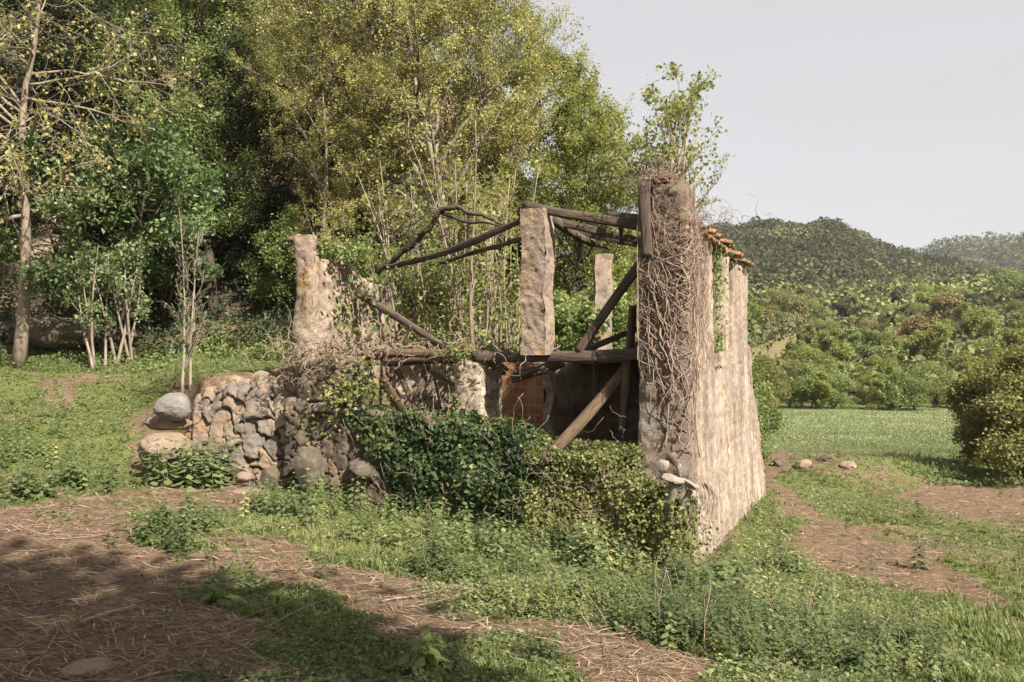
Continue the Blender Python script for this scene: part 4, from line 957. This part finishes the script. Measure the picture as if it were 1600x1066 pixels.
# climbers on the raking wall and its far end
def wall_ivy(n, t0, t1, z0, z1, lab, seed, sprd=.10, mat='ash_leaf'):
    rng = np.random.default_rng(seed); t = rng.normal((t0 + t1) / 2, (t1 - t0) / 3.2, n); z = rng.uniform(z0, z1, n)
    s = -batter(z, t) + flute(t, z) * .4 - rng.random(n) * sprd
    P = W(t, s, z); Nn = np.array([.9, -.4, .3]) + rng.normal(size=(n, 3)) * .5; k = fbm(P, 2.2, 3, seed) > -.12
    leaves_obj('wall_ivy', P[k], Nn[k], rng.uniform(.035, .065, k.sum()), mat, rng, None, lab, 'ivy', group='ivy tufts on the right wall')
wall_ivy(1100, 2.1, 2.75, .0, 1.55, 'bright ivy growing down the first gap in the top of the right wall', 1, .16)
wall_ivy(700, 6.7, 7.0, -1.9, -.6, 'green ivy bulging from the far bottom edge of the right wall', 3, .30)
wall_ivy(900, 6.85, 7.1, -.4, .9, 'ivy climbing the far upper end of the right wall', 4, .18)
wall_ivy(160, 2.3, 2.5, -.6, -.2, 'small tuft of ivy halfway up the right wall', 5, .10)
# greenery on left block, left wall and floor edge
def tuft(c, ext, n, lab, size=(.04, .08), mat='bramble_leaf', seed=0, cat='climber', group=None):
    rng = np.random.default_rng(seed); P = np.array(c) + rng.normal(size=(n, 3)) * np.array(ext) * .5
    k = fbm(P, 4, 2, seed) > -.15
    leaves_obj('creeper', P[k], rng.normal(size=(k.sum(), 3)) + [0, -.5, .8], rng.uniform(*size, k.sum()), mat, rng, None, lab, cat, group=group)
CG = 'creeper tufts on the ruin'
tuft(at(545, 590, 11.3), (.35, .2, .45), 600, 'green creeper trailing over the right side of the stone block left of the opening', seed=1, group=CG)
tuft(at(565, 620, 11.2), (.5, .2, .2), 400, 'creeper at the ledge just above the upper left corner of the ivy', seed=2, group=CG)
tuft(at(738, 552, 10.9), (.5, .25, .12), 500, 'moss-green creeper lying on the floor beam above the stone pier', seed=3, group=CG)
tuft(at(535, 395, 12.2), (.7, .4, .22), 900, 'shrubby greenery on top of the broken left wall', mat='ash_leaf', seed=4, group=CG)
tuft(at(530, 470, 12.2), (.5, .3, .8), 260, 'sparse green creeper on the face of the broken left wall', mat='ash_leaf', size=(.06, .11), seed=5, group=CG)
tuft(at(580, 500, 12.3), (.5, .5, .9), 300, 'young leaves in the shade right of the broken left wall', mat='ash_leaf', size=(.06, .11), seed=6, group=CG)
tuft(at(712, 620, 11.0), (.12, .1, .6), 160, 'thin green creeper climbing the left edge of the stone pier', mat='ash_leaf', seed=7, group=CG)
tuft(at(510, 650, 11.4), (.4, .2, .4), 240, 'green creeper in the crevices of the dark stone block', seed=8, group=CG)

tuft(at(1045, 800, 9.15), (.32, .12, .22), 420, 'green bramble leaves hiding the foot of the sawn ivy trunk', size=(.03, .06), seed=9, group=CG)
tuft(at(1080, 845, 9.1), (.3, .12, .3), 420, 'green weeds climbing the bottom of the tall corner', size=(.03, .06), seed=10, group=CG)
def rock_mesh(r, seed, sub_=5, flat=(1, 1, .7), rough=.22, facet=.5):
    bm = bmesh.new(); bmesh.ops.create_icosphere(bm, subdivisions=sub_, radius=1)
    V = np.array([v.co[:] for v in bm.verts]); F = np.array([[v.index for v in f.verts] for f in bm.faces]); bm.free()
    n = 1 + rough * fbm(V, 1.1, 3, seed) * 1.6 + .10 * fbm(V, 3.2, 3, seed + 5) + .05 * fbm(V, 9, 3, seed + 6); V = V * n[:, None]
    rg = np.random.default_rng(seed)   # knock flats off the sides
    for _ in range(9):
        q = rg.normal(size=3); q /= np.linalg.norm(q); d = V @ q; lim = rg.uniform(.62, .9); V = V - np.where(d > lim, (d - lim) * facet, 0)[:, None] * q
    return V * r * np.array(flat), F
# ---- sawn ivy stump by the corner
stp = empty('sawn_stump', tuple(at(1042, 800, 9.28)), 'sawn pale ivy trunk with cut limbs at the foot of the tall corner', 'stump')
acc = Acc(); Yq = 9.2
acc.add(*poly([at(1052, 860, Yq + .28), at(1044, 805, Yq + .12), at(1050, 775, Yq + .05), at(1052, 755, Yq)], [.05, .045, .055, .05], wob=.04, sides=14))
acc.add(*poly([at(1075, 830, Yq + .2), at(1066, 790, Yq + .1), at(1080, 765, Yq + .05)], [.03, .028, .035], wob=.03, sides=12))
V, F = acc.get(); part('limb', V, F, M['bark_grey'], stp, smooth=True)
for k, (x, y, dy, r_, fl, rz_) in enumerate(((1036, 727, -.10, .09, (1, .5, .85), 0), (1050, 748, -.02, .11, (1.25, .7, .5), .3), (1078, 757, 0, .10, (1.5, .6, .5), .5), (1062, 735, .05, .06, (.6, .6, 1.4), 0))):
    V, F = rock_mesh(r_, 60 + k, 4, fl, .25, .9); cz, sz_ = math.cos(rz_), math.sin(rz_)
    V = np.stack([V[:, 0], V[:, 1], V[:, 2] - V[:, 0] * sz_], -1) + at(x, y, Yq + dy); part('sawn_end', V, F, M['cutwood'], stp, smooth=False)
acc = Acc()
for k in range(14):
    x0 = 1082 + k * 2.2; acc.add(*poly([at(x0, 742 + k * 1.5, Yq + .14), at(x0 + 12, 756 + k * 2.2, Yq + .10), at(x0 + 14 - k, 780 + k * 3, Yq + .08)], [.007, .006, .003], wob=.06, sides=6, n=14, seed=k))
V, F = acc.get(); part('bark_strips', V, F, M['vine'], stp, smooth=True)

# ---- stones
def rock(name, c, r, seed, label, mat='rock_warm', flat=(1, 1, .7), rough=.22, facet=.6, group=None, sub_=5, rz=0, cat='stone'):
    V, F = rock_mesh(r, seed, sub_, flat, rough, facet); o = link(name, make_mesh(name, V, F, M[mat], True)); o.location = c; o.rotation_euler = (0, 0, rz)
    return tag(o, label, cat, group)
def grock(name, x, y, Y, r, seed, label, sink=.3, **k):
    X = (x - 800) / FPX * Y; return rock(name, (X, Y, gz(X, Y) + r * k.get('flat', (1, 1, .7))[2] * (1 - 2 * sink)), r, seed, label, **k)
rock('boulder', tuple(at(272, 636, 11.75)), .275, 2, 'smooth rounded grey boulder at the left end of the dry stone wall', 'rock_grey', (1, .9, .78), .10, .35, cat='boulder')
rock('boulder', tuple(at(482, 732, 11.25)), .27, 8, 'upright dark boulder at the lower left corner of the ruin', 'rock_dark', (.9, .7, 1.3), .14, .9, cat='boulder')
rock('boulder', tuple(at(572, 735, 11.15)), .24, 9, 'mossy stone half hidden under the left side of the ivy', 'rock_dark', (1.1, .8, .8), .2, .7, cat='boulder')
rock('stone_slab', tuple(at(385, 771, 11.0)), .26, 4, 'flat pale stone slab lying on the grass below the dry stone wall', 'rock_warm', (1.05, .6, .30), .12, .9)
rock('stone', tuple(at(423, 750, 11.25)), .19, 5, 'small upright brown stone beside the flat pale slab', 'rock_dark', (.75, .6, 1.0), .12, .7)
rock('stone', tuple(at(380, 745, 11.5)), .12, 6, 'small rounded stone behind the flat pale slab', 'rock_warm')
rock('stone', tuple(at(255, 700, 11.7)), .40, 16, 'sloping brown rock under the rounded grey boulder', 'rock_warm', (1.0, .8, .62), .2, .5)
rock('stone', tuple(at(265, 662, 12.0)), .30, 17, 'pinkish rock directly beneath the grey boulder', 'rock_warm', (1.3, .8, .45), .2, .5)
for i, (x, y, Y, r, lab) in enumerate(((1255, 736, 18.7, .20, 'pale stone on the bank nearest the ruin\'s wall'), (1292, 735, 18.9, .21, 'brown stone in the middle of the bank row'), (1326, 744, 18.4, .18, 'pinkish stone at the right of the bank row'), (1218, 733, 19, .2, 'half buried stone at the left end of the bank row'))):
    grock('stone', x, y, Y, r, 20 + i, lab, sink=.48, mat='rock_dark' if i % 2 else 'rock_warm', group='stones on the bank of the meadow')
for i, (x, Y, r, lab) in enumerate(((160, 5.9, .12, 'flat pale stone lying in the shaded litter at the left'), (140, 3.95, .13, 'long grey stone at the bottom edge left of centre'), (175, 5.3, .04, 'pebble just below the flat pale stone in the shade'), (530, 3.9, .06, 'grey stone near the bottom edge in front of the shaded grass'),
                                   (395, 4.75, .07, 'small flat stone in the shaded grass near the centre left'), (990, 4.9, .11, 'pale stone at the lower edge of the nettles'), (1290, 5.6, .08, 'pale stone in the bramble patch at the lower right'), (465, 4.0, .05, 'little brown stone close to the bottom edge'))):
    grock('stone', x, 0, Y, r, 40 + i, lab, sink=.35, mat='rock_warm', flat=(1, .8, .35), group='loose stones on the near ground')

# ---- dry stone retaining wall left of the ruin
def f(a, b, c):
    X = -5.02 + a * 1.92; Y = 12.40 - .45 * a + b * .40 + .16 * c * (1 - b); top = np.interp(a, [0, .12, .3, .5, .75, 1], [-.90, -.68, -.56, -.50, -.46, -.40]) + .05 * np.sin(a * 23) + .03 * np.sin(a * 57)
    z = -2.15 + c * (top + 2.15); return np.stack([X, Y - .18 * (1 - c) * (1 - b), z], -1)
V, F, at_ = rbox(f, (1.95, .4, 1.7), .018, rough=.06, rsc=2.2, stone=(.36, .10), seed=71, fine=.02)
single('dry_stone_wall', V, F, M['stone_warm'], 'low dry stone retaining wall of warm rubble between the grey boulder and the ruin', 'stone wall', smooth=True, attrs=at_)
# rock outcrop at the foot of the wooded slope
V, F = rock_mesh(1.0, 91, 5, (1.5, .8, 1.0), .3, .5); V += np.array(at(62, 405, 21.2)) + [0, 0.5, -.2]
single('rock_outcrop', V, F, M['rock_warm'], 'brown rock outcrop behind the pale forked trunk at the forest edge', 'rock', smooth=True)
V, F = rock_mesh(.9, 92, 5, (1.8, .8, .45), .3, .5); V += np.array(at(95, 525, 18.9))
single('rock_outcrop', V, F, M['rock_dark'], 'low mossy rock at the foot of the pale forked trunk', 'rock', smooth=True)


# ------------------------------------------------------------------ ground cover
rng = np.random.default_rng(123)
def scatter(n, y0, y1, x0=-350, x1=1980, far=1.0):
    n = int(n * (x1 - x0) / 2000) if x0 < 0 else n
    Y = np.exp(rng.uniform(math.log(y0), math.log(y1), n) ** 1.0); px = rng.uniform(x0, x1, n); X = (px - 800) / FPX * Y
    t, s = ts(X, Y); ok = ~((t > -.15) & (t < LT + .2) & (s > -.2) & (s < LS + .1)); X = X[ok]; Y = Y[ok]
    Z = ground_z(X, Y); return X, Y, Z
def nettle_proto(seed, n=9, leaf=.24, droop=-.35):
    r = np.random.default_rng(seed); P = []; T = []; Nn = []; S_ = []
    for i in range(n):
        h = .12 + .88 * i / (n - 1); a = i * 1.57 + r.uniform(-.3, .3); l = leaf * (1.15 - .6 * h) * r.uniform(.8, 1.2)
        for k in range(2):
            aa = a + k * math.pi; d = np.array([math.cos(aa), math.sin(aa), droop + .75 * (h > .9)]); d /= np.linalg.norm(d)
            P.append(np.array([0, 0, h]) + d * l * .6); T.append(d); Nn.append(np.array([math.cos(aa) * .35, math.sin(aa) * .35, 1.])); S_.append(l)
    V, F = leafquads(np.array(P), np.array(Nn), np.array(S_), r, .62, -.10, np.array(T))
    sv = np.array([[-.008, 0, 0], [.008, 0, 0], [.005, 0, 1], [-.005, 0, 1]]); V = np.concatenate([V, sv]); F = np.concatenate([F, [[len(V) - 4, len(V) - 3, len(V) - 2, len(V) - 1]]])
    return V, F
def tuft_proto(seed, n=16, w=.035, spread=.35):
    r = np.random.default_rng(seed); V = []; F = []
    for i in range(n):
        a = r.uniform(0, 6.28); b = np.array([math.cos(a), math.sin(a), 0]); sd = np.array([-b[1], b[0], 0]) * w; h = r.uniform(.5, 1); o = np.array([r.normal() * .1, r.normal() * .1, 0]); sp = r.uniform(.1, 1) * spread
        p = [o, o + b * sp * .35 * h + [0, 0, h * .6], o + b * sp * h + [0, 0, h * r.uniform(.8, 1)]]; k = len(V)
        V += [p[0] - sd, p[0] + sd, p[1] + sd * .7, p[1] - sd * .7, p[2] + sd * .1, p[2] - sd * .1]; F += [(k, k + 1, k + 2, k + 3), (k + 3, k + 2, k + 4, k + 5)]
    return np.array(V), np.array(F)
def fill(name, label, cat, protos, X, Y, Z, sc, mat, tone=None, tilt=.15):
    acc = Acc(); A = []; pick = rng.integers(0, len(protos), len(X))
    for i, (pv, pf) in enumerate(protos):
        m = pick == i; k = m.sum()
        if not k: continue
        V, F = instances(pv, pf, np.stack([X, Y, Z], -1)[m], rng.uniform(0, 6.28, k), sc[m], rng.normal(size=(k, 2)) * tilt); acc.add(V, F)
        tn = (tone[m] if tone is not None else rng.random(k) * .5 + .2); tn = np.repeat(tn, len(pv)); lf = np.repeat(rng.normal(size=len(V) // 2 + 1) * .09, 2)[:len(V)] if len(V) else 0
        A.append(np.clip(tn + np.repeat(rng.normal(size=len(V) // 4 + 1), 4)[:len(V)] * .10, 0, 1))
    V, F = acc.get(); return single(name, V, F, M[mat], label, cat, kind='stuff', attrs={'rnd': np.concatenate(A)})
NP = [nettle_proto(i, 7 + i % 3, .28 + .04 * (i % 3)) for i in range(6)]
X, Y, Z = scatter(34000, 4.3, 24); c = cover(X, Y, Z); nz = fb2(X, Y, 1.1, 3, 51)
k = c['nettle'] & (nz + fb2(X, Y, 3.2, 2, 57) * .7 > -.06) & (rng.random(len(X)) < .55)
dens = np.ones(len(X)); px, py = to_px(X, Y, Z); sparse = (px < 470); k &= ~(sparse & (rng.random(len(X)) < .55)); k |= (c['grass'] & ~c['nettle'] & (nz > .30) & (rng.random(len(X)) < .10)) | (c['soil'] & (nz > .28) & (rng.random(len(X)) < .03))
k &= ~((py > 880) & (px < 640) & (rng.random(len(X)) < .8))
X, Y, Z, nz, px = X[k], Y[k], Z[k], nz[k], px[k]
sc = (.17 + .22 * (nz + .5)) * rng.uniform(.45, 1.5, len(X)) * np.where((px > 1080), .8, 1) * np.where(px < 470, .8, 1) * np.clip(Y / 8, .55, 1)
tt_, ss_ = ts(X, Y); sc = sc * np.where((tt_ > -.9) & (tt_ < 0) & (ss_ > 1.4) & (ss_ < 5), .7, 1); sc = np.clip(sc, .06, np.where(Y < 6.5, .2, .48)); wd = fb2(X, Y, 1.7, 3, 58) + rng.normal(size=len(X)) * .25 > .12
q = ~wd; tn_ = np.clip(.40 + .6 * fb2(X, Y, .9, 3, 61) + rng.normal(size=len(X)) * .17, 0, 1)
fill('nettles', 'dense nettles below the ruin walls', 'nettles', NP, X[q], Y[q], Z[q] - .01, sc[q], 'nettle', tn_[q])
WP = [nettle_proto(50 + i, 10 + i, .17, .25) for i in range(4)]; q = wd
fill('weeds', 'lighter small-leaved weeds mixed among the nettles', 'weeds', WP, X[q], Y[q], Z[q] - .01, sc[q] * rng.uniform(.5, 1.1, q.sum()), 'bramble_leaf', tn_[q] * .8, .5)
q = rng.random(len(X)) < .05; n = q.sum(); dr = rng.normal(size=(n, 3)) * .35; dr[:, 2] = 1; dr /= np.linalg.norm(dr, axis=1, keepdims=True)
p_, r_, _ = grow(rng, np.stack([X[q], Y[q], Z[q]], -1), dr, rng.uniform(.2, .6, n), np.full(n, .003), np.full(n, .0015), 6, .12, -.02)
V, F = tubes(p_, r_, 4); single('dry_stems', V, F, M['vine'], 'thin dry stems standing among the nettles', 'dry stems', kind='stuff', smooth=True)
TP = [tuft_proto(i) for i in range(5)] + [tuft_proto(9, 12, .05, .8)]
X, Y, Z = scatter(60000, 3.2, 34); g_ = green(X, Y, Z) + fb2(X, Y, 1.6, 4, 71) * .55; k = (g_ > .50) & (rng.random(len(X)) < .8) | (rng.random(len(X)) < .04)
k &= Y < 31
X, Y, Z = X[k], Y[k], Z[k]; c = cover(X, Y, Z); px, py = to_px(X, Y, Z)
tall = .03 + .055 * np.clip(fb2(X, Y, .8, 2, 81) + .4, 0, 1); tall = np.where(c['grass'], tall * 1.25, tall); tall = tall * rng.uniform(.6, 1.3, len(X)) * np.clip(.6 + Y / 16, 0, 1.6)
tall = np.where((px > 1480) & (py > 930), tall * 1.9, tall)
fill('grass', 'short grass tufts spread over the meadow and terrace', 'grass', TP, X, Y, Z - .01, tall, 'grass', np.clip(.42 + .5 * fb2(X, Y, .5, 4, 91) + rng.normal(size=len(X)) * .1, 0, 1), .2)
X, Y, Z = scatter(30000, 26, 58, 1150, 1750); k = (hillside(X, Y) < .1); X, Y, Z = X[k], Y[k], Z[k]
fill('field_grass', 'rough pale grass on the flat field beyond the ruin', 'grass', TP[:3], X, Y, Z - .02, rng.uniform(.05, .15, len(X)), 'field_grass', np.clip(.45 + .5 * fb2(X, Y, .2, 4, 92) + rng.normal(size=len(X)) * .12, 0, 1), .3)
# creeping leaves close to the ground
X, Y, Z = scatter(150000, 3.2, 26); g_ = green(X, Y, Z) + fb2(X, Y, 1.9, 4, 72) * .55; k = (g_ > .44); X, Y, Z = X[k], Y[k], Z[k]; n = len(X)
P = np.stack([X, Y, Z + rng.random(n) ** 2 * .07 + .008], -1); V, F = leafquads(P, rng.normal(size=(n, 3)) * .45 + [0, 0, 1], rng.uniform(.015, .04, n) * np.clip(.6 + Y / 14, .6, 1.7), rng, .75)
single('ground_leaves', V, F, M['nettle'], 'small creeping leaves close to the soil', 'ground cover', kind='stuff', attrs={'rnd': np.repeat(np.clip(.45 + .5 * fb2(X, Y, 1.2, 3, 73) + rng.normal(size=n) * .15, 0, 1), 4)})
# straw, dead stalks and twigs
X, Y, Z = scatter(190000, 3.1, 30); g_ = green(X, Y, Z) + fb2(X, Y, 1.9, 4, 74) * .5; k = (g_ < .46) | (rng.random(len(X)) < .18); X, Y, Z = X[k], Y[k], Z[k]; n = len(X)
P = np.stack([X, Y, Z + .012 + rng.random(n) * .02], -1); L = .018 + .13 * rng.random(n) ** 2.2 * np.clip(.5 + Y / 10, .7, 1.8); T = np.stack([rng.normal(size=n) + .6, rng.normal(size=n) * .6 - .1, rng.normal(size=n) * .08], -1)
V, F = leafquads(P, rng.normal(size=(n, 3)) * .25 + [0, 0, 1], L, rng, .05, .01, T)
single('dead_stalks', V, F, M['straw'], 'litter of dry broken stalks strewn over the bare soil', 'plant litter', kind='stuff', attrs={'rnd': np.repeat(np.clip(rng.normal(.42, .25, n), 0, 1), 4)})
X, Y, Z = scatter(1500, 3.1, 12); g_ = green(X, Y, Z); k = (g_ < .6) & ((X < .5) | (rng.random(len(X)) < .35)); X, Y, Z = X[k], Y[k], Z[k]; n = len(X)
dr = np.stack([rng.normal(size=n) + .5, rng.normal(size=n) * .7, rng.normal(size=n) * .05 + .01], -1); dr /= np.linalg.norm(dr, axis=1, keepdims=True)
p_, r_, _ = grow(rng, np.stack([X, Y, Z + .02], -1), dr, rng.uniform(.12, .7, n), rng.uniform(.002, .006, n), np.full(n, .0015), 7, .10, 0)
p_[..., 2] = np.maximum(ground_z(p_[..., 0].ravel(), p_[..., 1].ravel()).reshape(n, 8) + .008, p_[..., 2] * .5 + .5 * (ground_z(p_[..., 0].ravel(), p_[..., 1].ravel()).reshape(n, 8) + .01))
V, F = tubes(p_, r_, 5); single('fallen_twigs', V, F, M['vine'], 'thin fallen twigs lying across the near ground', 'twigs', kind='stuff', smooth=True)
# a few sticks one can single out
def stick(x0, Y0, x1, Y1, r, lab, seed):
    a = np.array([(x0 - 800) / FPX * Y0, Y0]); b = np.array([(x1 - 800) / FPX * Y1, Y1]); n = 16; f = np.linspace(0, 1, n)[:, None]; q = a + (b - a) * f; q = q + np.stack([fb2(q[:, 0], q[:, 1], 3, 2, seed), fb2(q[:, 0], q[:, 1], 3, 2, seed + 4)], -1) * .05
    z = ground_z(q[:, 0], q[:, 1]) + r + .01; V, F = tubes(np.concatenate([q, z[:, None]], 1)[None], np.linspace(r, r * .4, n)[None], 8)
    single('stick', V, F, M['vine'], lab, 'stick', 'sticks on the near ground', smooth=True)
stick(130, 4.75, 210, 5.1, .013, 'thickest pale stick lying in the shaded litter at the left', 1)
stick(40, 3.9, 110, 4.7, .007, 'long straight reddish stick slanting up from the bottom left corner', 2)
stick(600, 5.45, 700, 5.6, .006, 'pale thin stick lying on the sunlit path at the edge of the shade', 3)
stick(1180, 4.5, 1215, 3.95, .010, 'dark bent stick poking from the nettles at the bottom', 4)
stick(178, 4.6, 200, 4.15, .006, 'short grey stick pointing down towards the bottom stone', 5)
# separate leafy clumps that stand out
def clump(name, x, Y, n, rad, h, lab, mat='nettle', seed=0, cat='plant', group=None, pr=NP):
    r = np.random.default_rng(seed); Xc = (x - 800) / FPX * Y; q = np.clip(r.normal(size=(n, 2)), -1.2, 1.2) * rad * .5; X = Xc + q[:, 0]; Yy = Y + q[:, 1]; Z = ground_z(X, Yy); acc = Acc()
    for i in range(n):
        V, F = instances(pr[i % len(pr)][0], pr[i % len(pr)][1], np.array([[X[i], Yy[i], Z[i] - .01]]), np.array([r.uniform(0, 6)]), np.array([h * r.uniform(.6, 1.15)]), r.normal(size=(1, 2)) * .25); acc.add(V, F, r.uniform(.2, .7))
    V, F = acc.get(); single(name, V, F, M[mat], lab, cat, group, attrs={'rnd': acc.attr()})
LG = 'leafy weed clumps standing on their own'
clump('leafy_weed', 300, 11.3, 46, .75, .62, 'tall leafy weed clump in front of the dry stone wall', seed=1, group=LG)
clump('leafy_weed', 285, 7.7, 26, .40, .34, 'leafy weed clump at the edge of the shade left of centre', seed=2, group=LG)
clump('leafy_weed', 35, 9.4, 26, .40, .40, 'leafy weed clump at the left edge of the photo', seed=3, group=LG)
clump('leafy_weed', 425, 9.6, 22, .4, .34, 'leafy weed clump just below the flat pale slab', seed=4, group=LG)
clump('leafy_weed', 135, 10.6, 24, .5, .40, 'leafy weed clump on the bank left of the tallest weeds', seed=5, group=LG)
clump('broad_leaf_plant', 650, 4.05, 5, .16, .16, 'broad-leaved plant near the bottom centre in the shade', seed=6, mat='ash_leaf', pr=[nettle_proto(33, 4, .8, .1)])
clump('broad_leaf_plant', 355, 5.35, 3, .10, .17, 'small broad-leaved plant in the shaded grass', seed=7, mat='ash_leaf', pr=[nettle_proto(34, 4, .7, .3)])
# undergrowth at the forest edge and under the trees
def under(n, px0, px1, Y0, Y1, h, sz, mat, name, lab, seed):
    r = np.random.default_rng(seed); px = r.uniform(px0, px1, n); Y = r.uniform(Y0, Y1, n); X = (px - 800) / FPX * Y; t, s = ts(X, Y); k = ~((t > -.1) & (t < LT) & (s > -.1) & (s < LS)); X, Y = X[k], Y[k]
    hh = np.clip(h * (.5 + .9 * fb2(X, Y, .7, 3, seed)), .03, 9); Z = ground_z(X, Y) + hh * r.random(len(X)) ** .6; P = np.stack([X, Y, Z], -1)
    V, F = leafquads(P, r.normal(size=P.shape) * .6 + [.2, -.4, .7], r.uniform(*sz, len(X)), r, .6); single(name, V, F, M[mat], lab, 'undergrowth', kind='stuff', attrs={'rnd': np.repeat(np.clip(.4 + .6 * fbm(P, .8, 3, seed) + r.normal(size=len(X)) * .12, 0, 1), 4)})
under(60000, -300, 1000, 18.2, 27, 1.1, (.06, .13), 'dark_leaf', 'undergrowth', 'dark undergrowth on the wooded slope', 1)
under(9000, -200, 480, 17.2, 20, .32, (.05, .09), 'ash_leaf', 'undergrowth', 'green herbs along the foot of the wood', 2)
under(22000, 800, 1165, 18.5, 27, 1.2, (.06, .12), 'ash_leaf', 'undergrowth', 'green scrub behind the ruin', 3)
under(14000, 400, 800, 16.8, 22, 1.0, (.06, .12), 'ash_leaf', 'undergrowth', 'shaded green scrub behind the thin stems', 4)
under(5000, 1450, 1800, 17.5, 21, .4, (.05, .10), 'nettle', 'undergrowth', 'weeds around the foot of the large bush', 6)


# air between here and the hills
bm = bmesh.new(); bmesh.ops.create_cube(bm, size=1); hz_me = bpy.data.meshes.new('haze'); bm.to_mesh(hz_me); bm.free()
hz = link('haze', hz_me); hz.scale = (1500, 1040, 105); hz.location = (350, 290, 44); tag(hz, 'faint pale haze over the valley', 'haze', kind='stuff')
hm = bpy.data.materials.new('haze'); hm.use_nodes = True; hm.node_tree.nodes.clear(); ho = hm.node_tree.nodes.new('ShaderNodeOutputMaterial'); hv = hm.node_tree.nodes.new('ShaderNodeVolumePrincipled')
hv.inputs['Density'].default_value = .00017; hv.inputs['Color'].default_value = (.9, .92, .97, 1); hm.node_tree.links.new(hv.outputs[0], ho.inputs['Volume']); hz_me.materials.append(hm)
# ------------------------------------------------------------------ light, sky, camera
sx, sy = SUN_H * math.cos(R(SUN_EL)); sz = math.sin(R(SUN_EL))
ld = bpy.data.lights.new('sun', 'SUN'); ld.energy = 5.0; ld.angle = R(.53); ld.color = (1, .93, .83)
lo = bpy.data.objects.new('sun', ld); COL.objects.link(lo)
lo.rotation_euler = Vector((sx, sy, sz)).to_track_quat('Z', 'Y').to_euler(); lo.location = (20, -20, 30)
w = bpy.data.worlds.new('World'); S.world = w; w.use_nodes = True; nt = w.node_tree; nt.nodes.clear()
ow = nt.nodes.new('ShaderNodeOutputWorld'); bg = nt.nodes.new('ShaderNodeBackground'); sk = nt.nodes.new('ShaderNodeTexSky')
sk.sky_type = 'NISHITA'; sk.sun_disc = False; sk.sun_elevation = R(SUN_EL); sk.sun_rotation = math.atan2(SUN_H[0], SUN_H[1])
sk.air_density = 1.0; sk.dust_density = 4.0; sk.ozone_density = 1.0; sk.altitude = 300
hs = nt.nodes.new('ShaderNodeHueSaturation'); hs.inputs['Saturation'].default_value = .22; nt.links.new(sk.outputs[0], hs.inputs['Color'])
# thin high veil of cloud: evens the sky out and leaves a few faint wisps
tc = nt.nodes.new('ShaderNodeTexCoord'); mp = nt.nodes.new('ShaderNodeMapping'); mp.inputs['Scale'].default_value = (1.2, 1.2, 4.5)
nz = nt.nodes.new('ShaderNodeTexNoise'); nz.inputs['Scale'].default_value = 2.6; nz.inputs['Detail'].default_value = 6
nt.links.new(tc.outputs['Generated'], mp.inputs[0]); nt.links.new(mp.outputs[0], nz.inputs['Vector'])
rp = nt.nodes.new('ShaderNodeValToRGB'); rp.color_ramp.elements[0].position = .42; rp.color_ramp.elements[0].color = (.83, .83, .83, 1); rp.color_ramp.elements[1].position = .72; rp.color_ramp.elements[1].color = (.90, .90, .90, 1)
nt.links.new(nz.outputs['Fac'], rp.inputs[0])
mx = nt.nodes.new('ShaderNodeMix'); mx.data_type = 'RGBA'; nt.links.new(rp.outputs[0], mx.inputs[0]); nt.links.new(hs.outputs[0], mx.inputs[6]); mx.inputs[7].default_value = (2.16, 2.13, 2.20, 1)
nt.links.new(mx.outputs[2], bg.inputs[0]); bg.inputs[1].default_value = .12
nt.links.new(bg.outputs[0], ow.inputs[0])

cd = bpy.data.cameras.new('camera'); cam = bpy.data.objects.new('camera', cd); COL.objects.link(cam)
cam.location = (0, 0, 0); cam.rotation_euler = (R(90), 0, 0); cd.sensor_width = 36; cd.lens = 36 * FPX / 1600; cd.shift_y = (HOR - 533) / 1600
cd.clip_end = 3000; cd.clip_start = .05; S.camera = cam
S.view_settings.view_transform = 'Standard'; S.view_settings.look = 'None'; S.view_settings.exposure = 1.36; S.view_settings.gamma = 1
cy = S.cycles; cy.max_bounces = 5; cy.diffuse_bounces = 3; cy.glossy_bounces = 1; cy.transmission_bounces = 3; cy.transparent_max_bounces = 4; cy.volume_bounces = 0
cy.caustics_reflective = False; cy.caustics_refractive = False
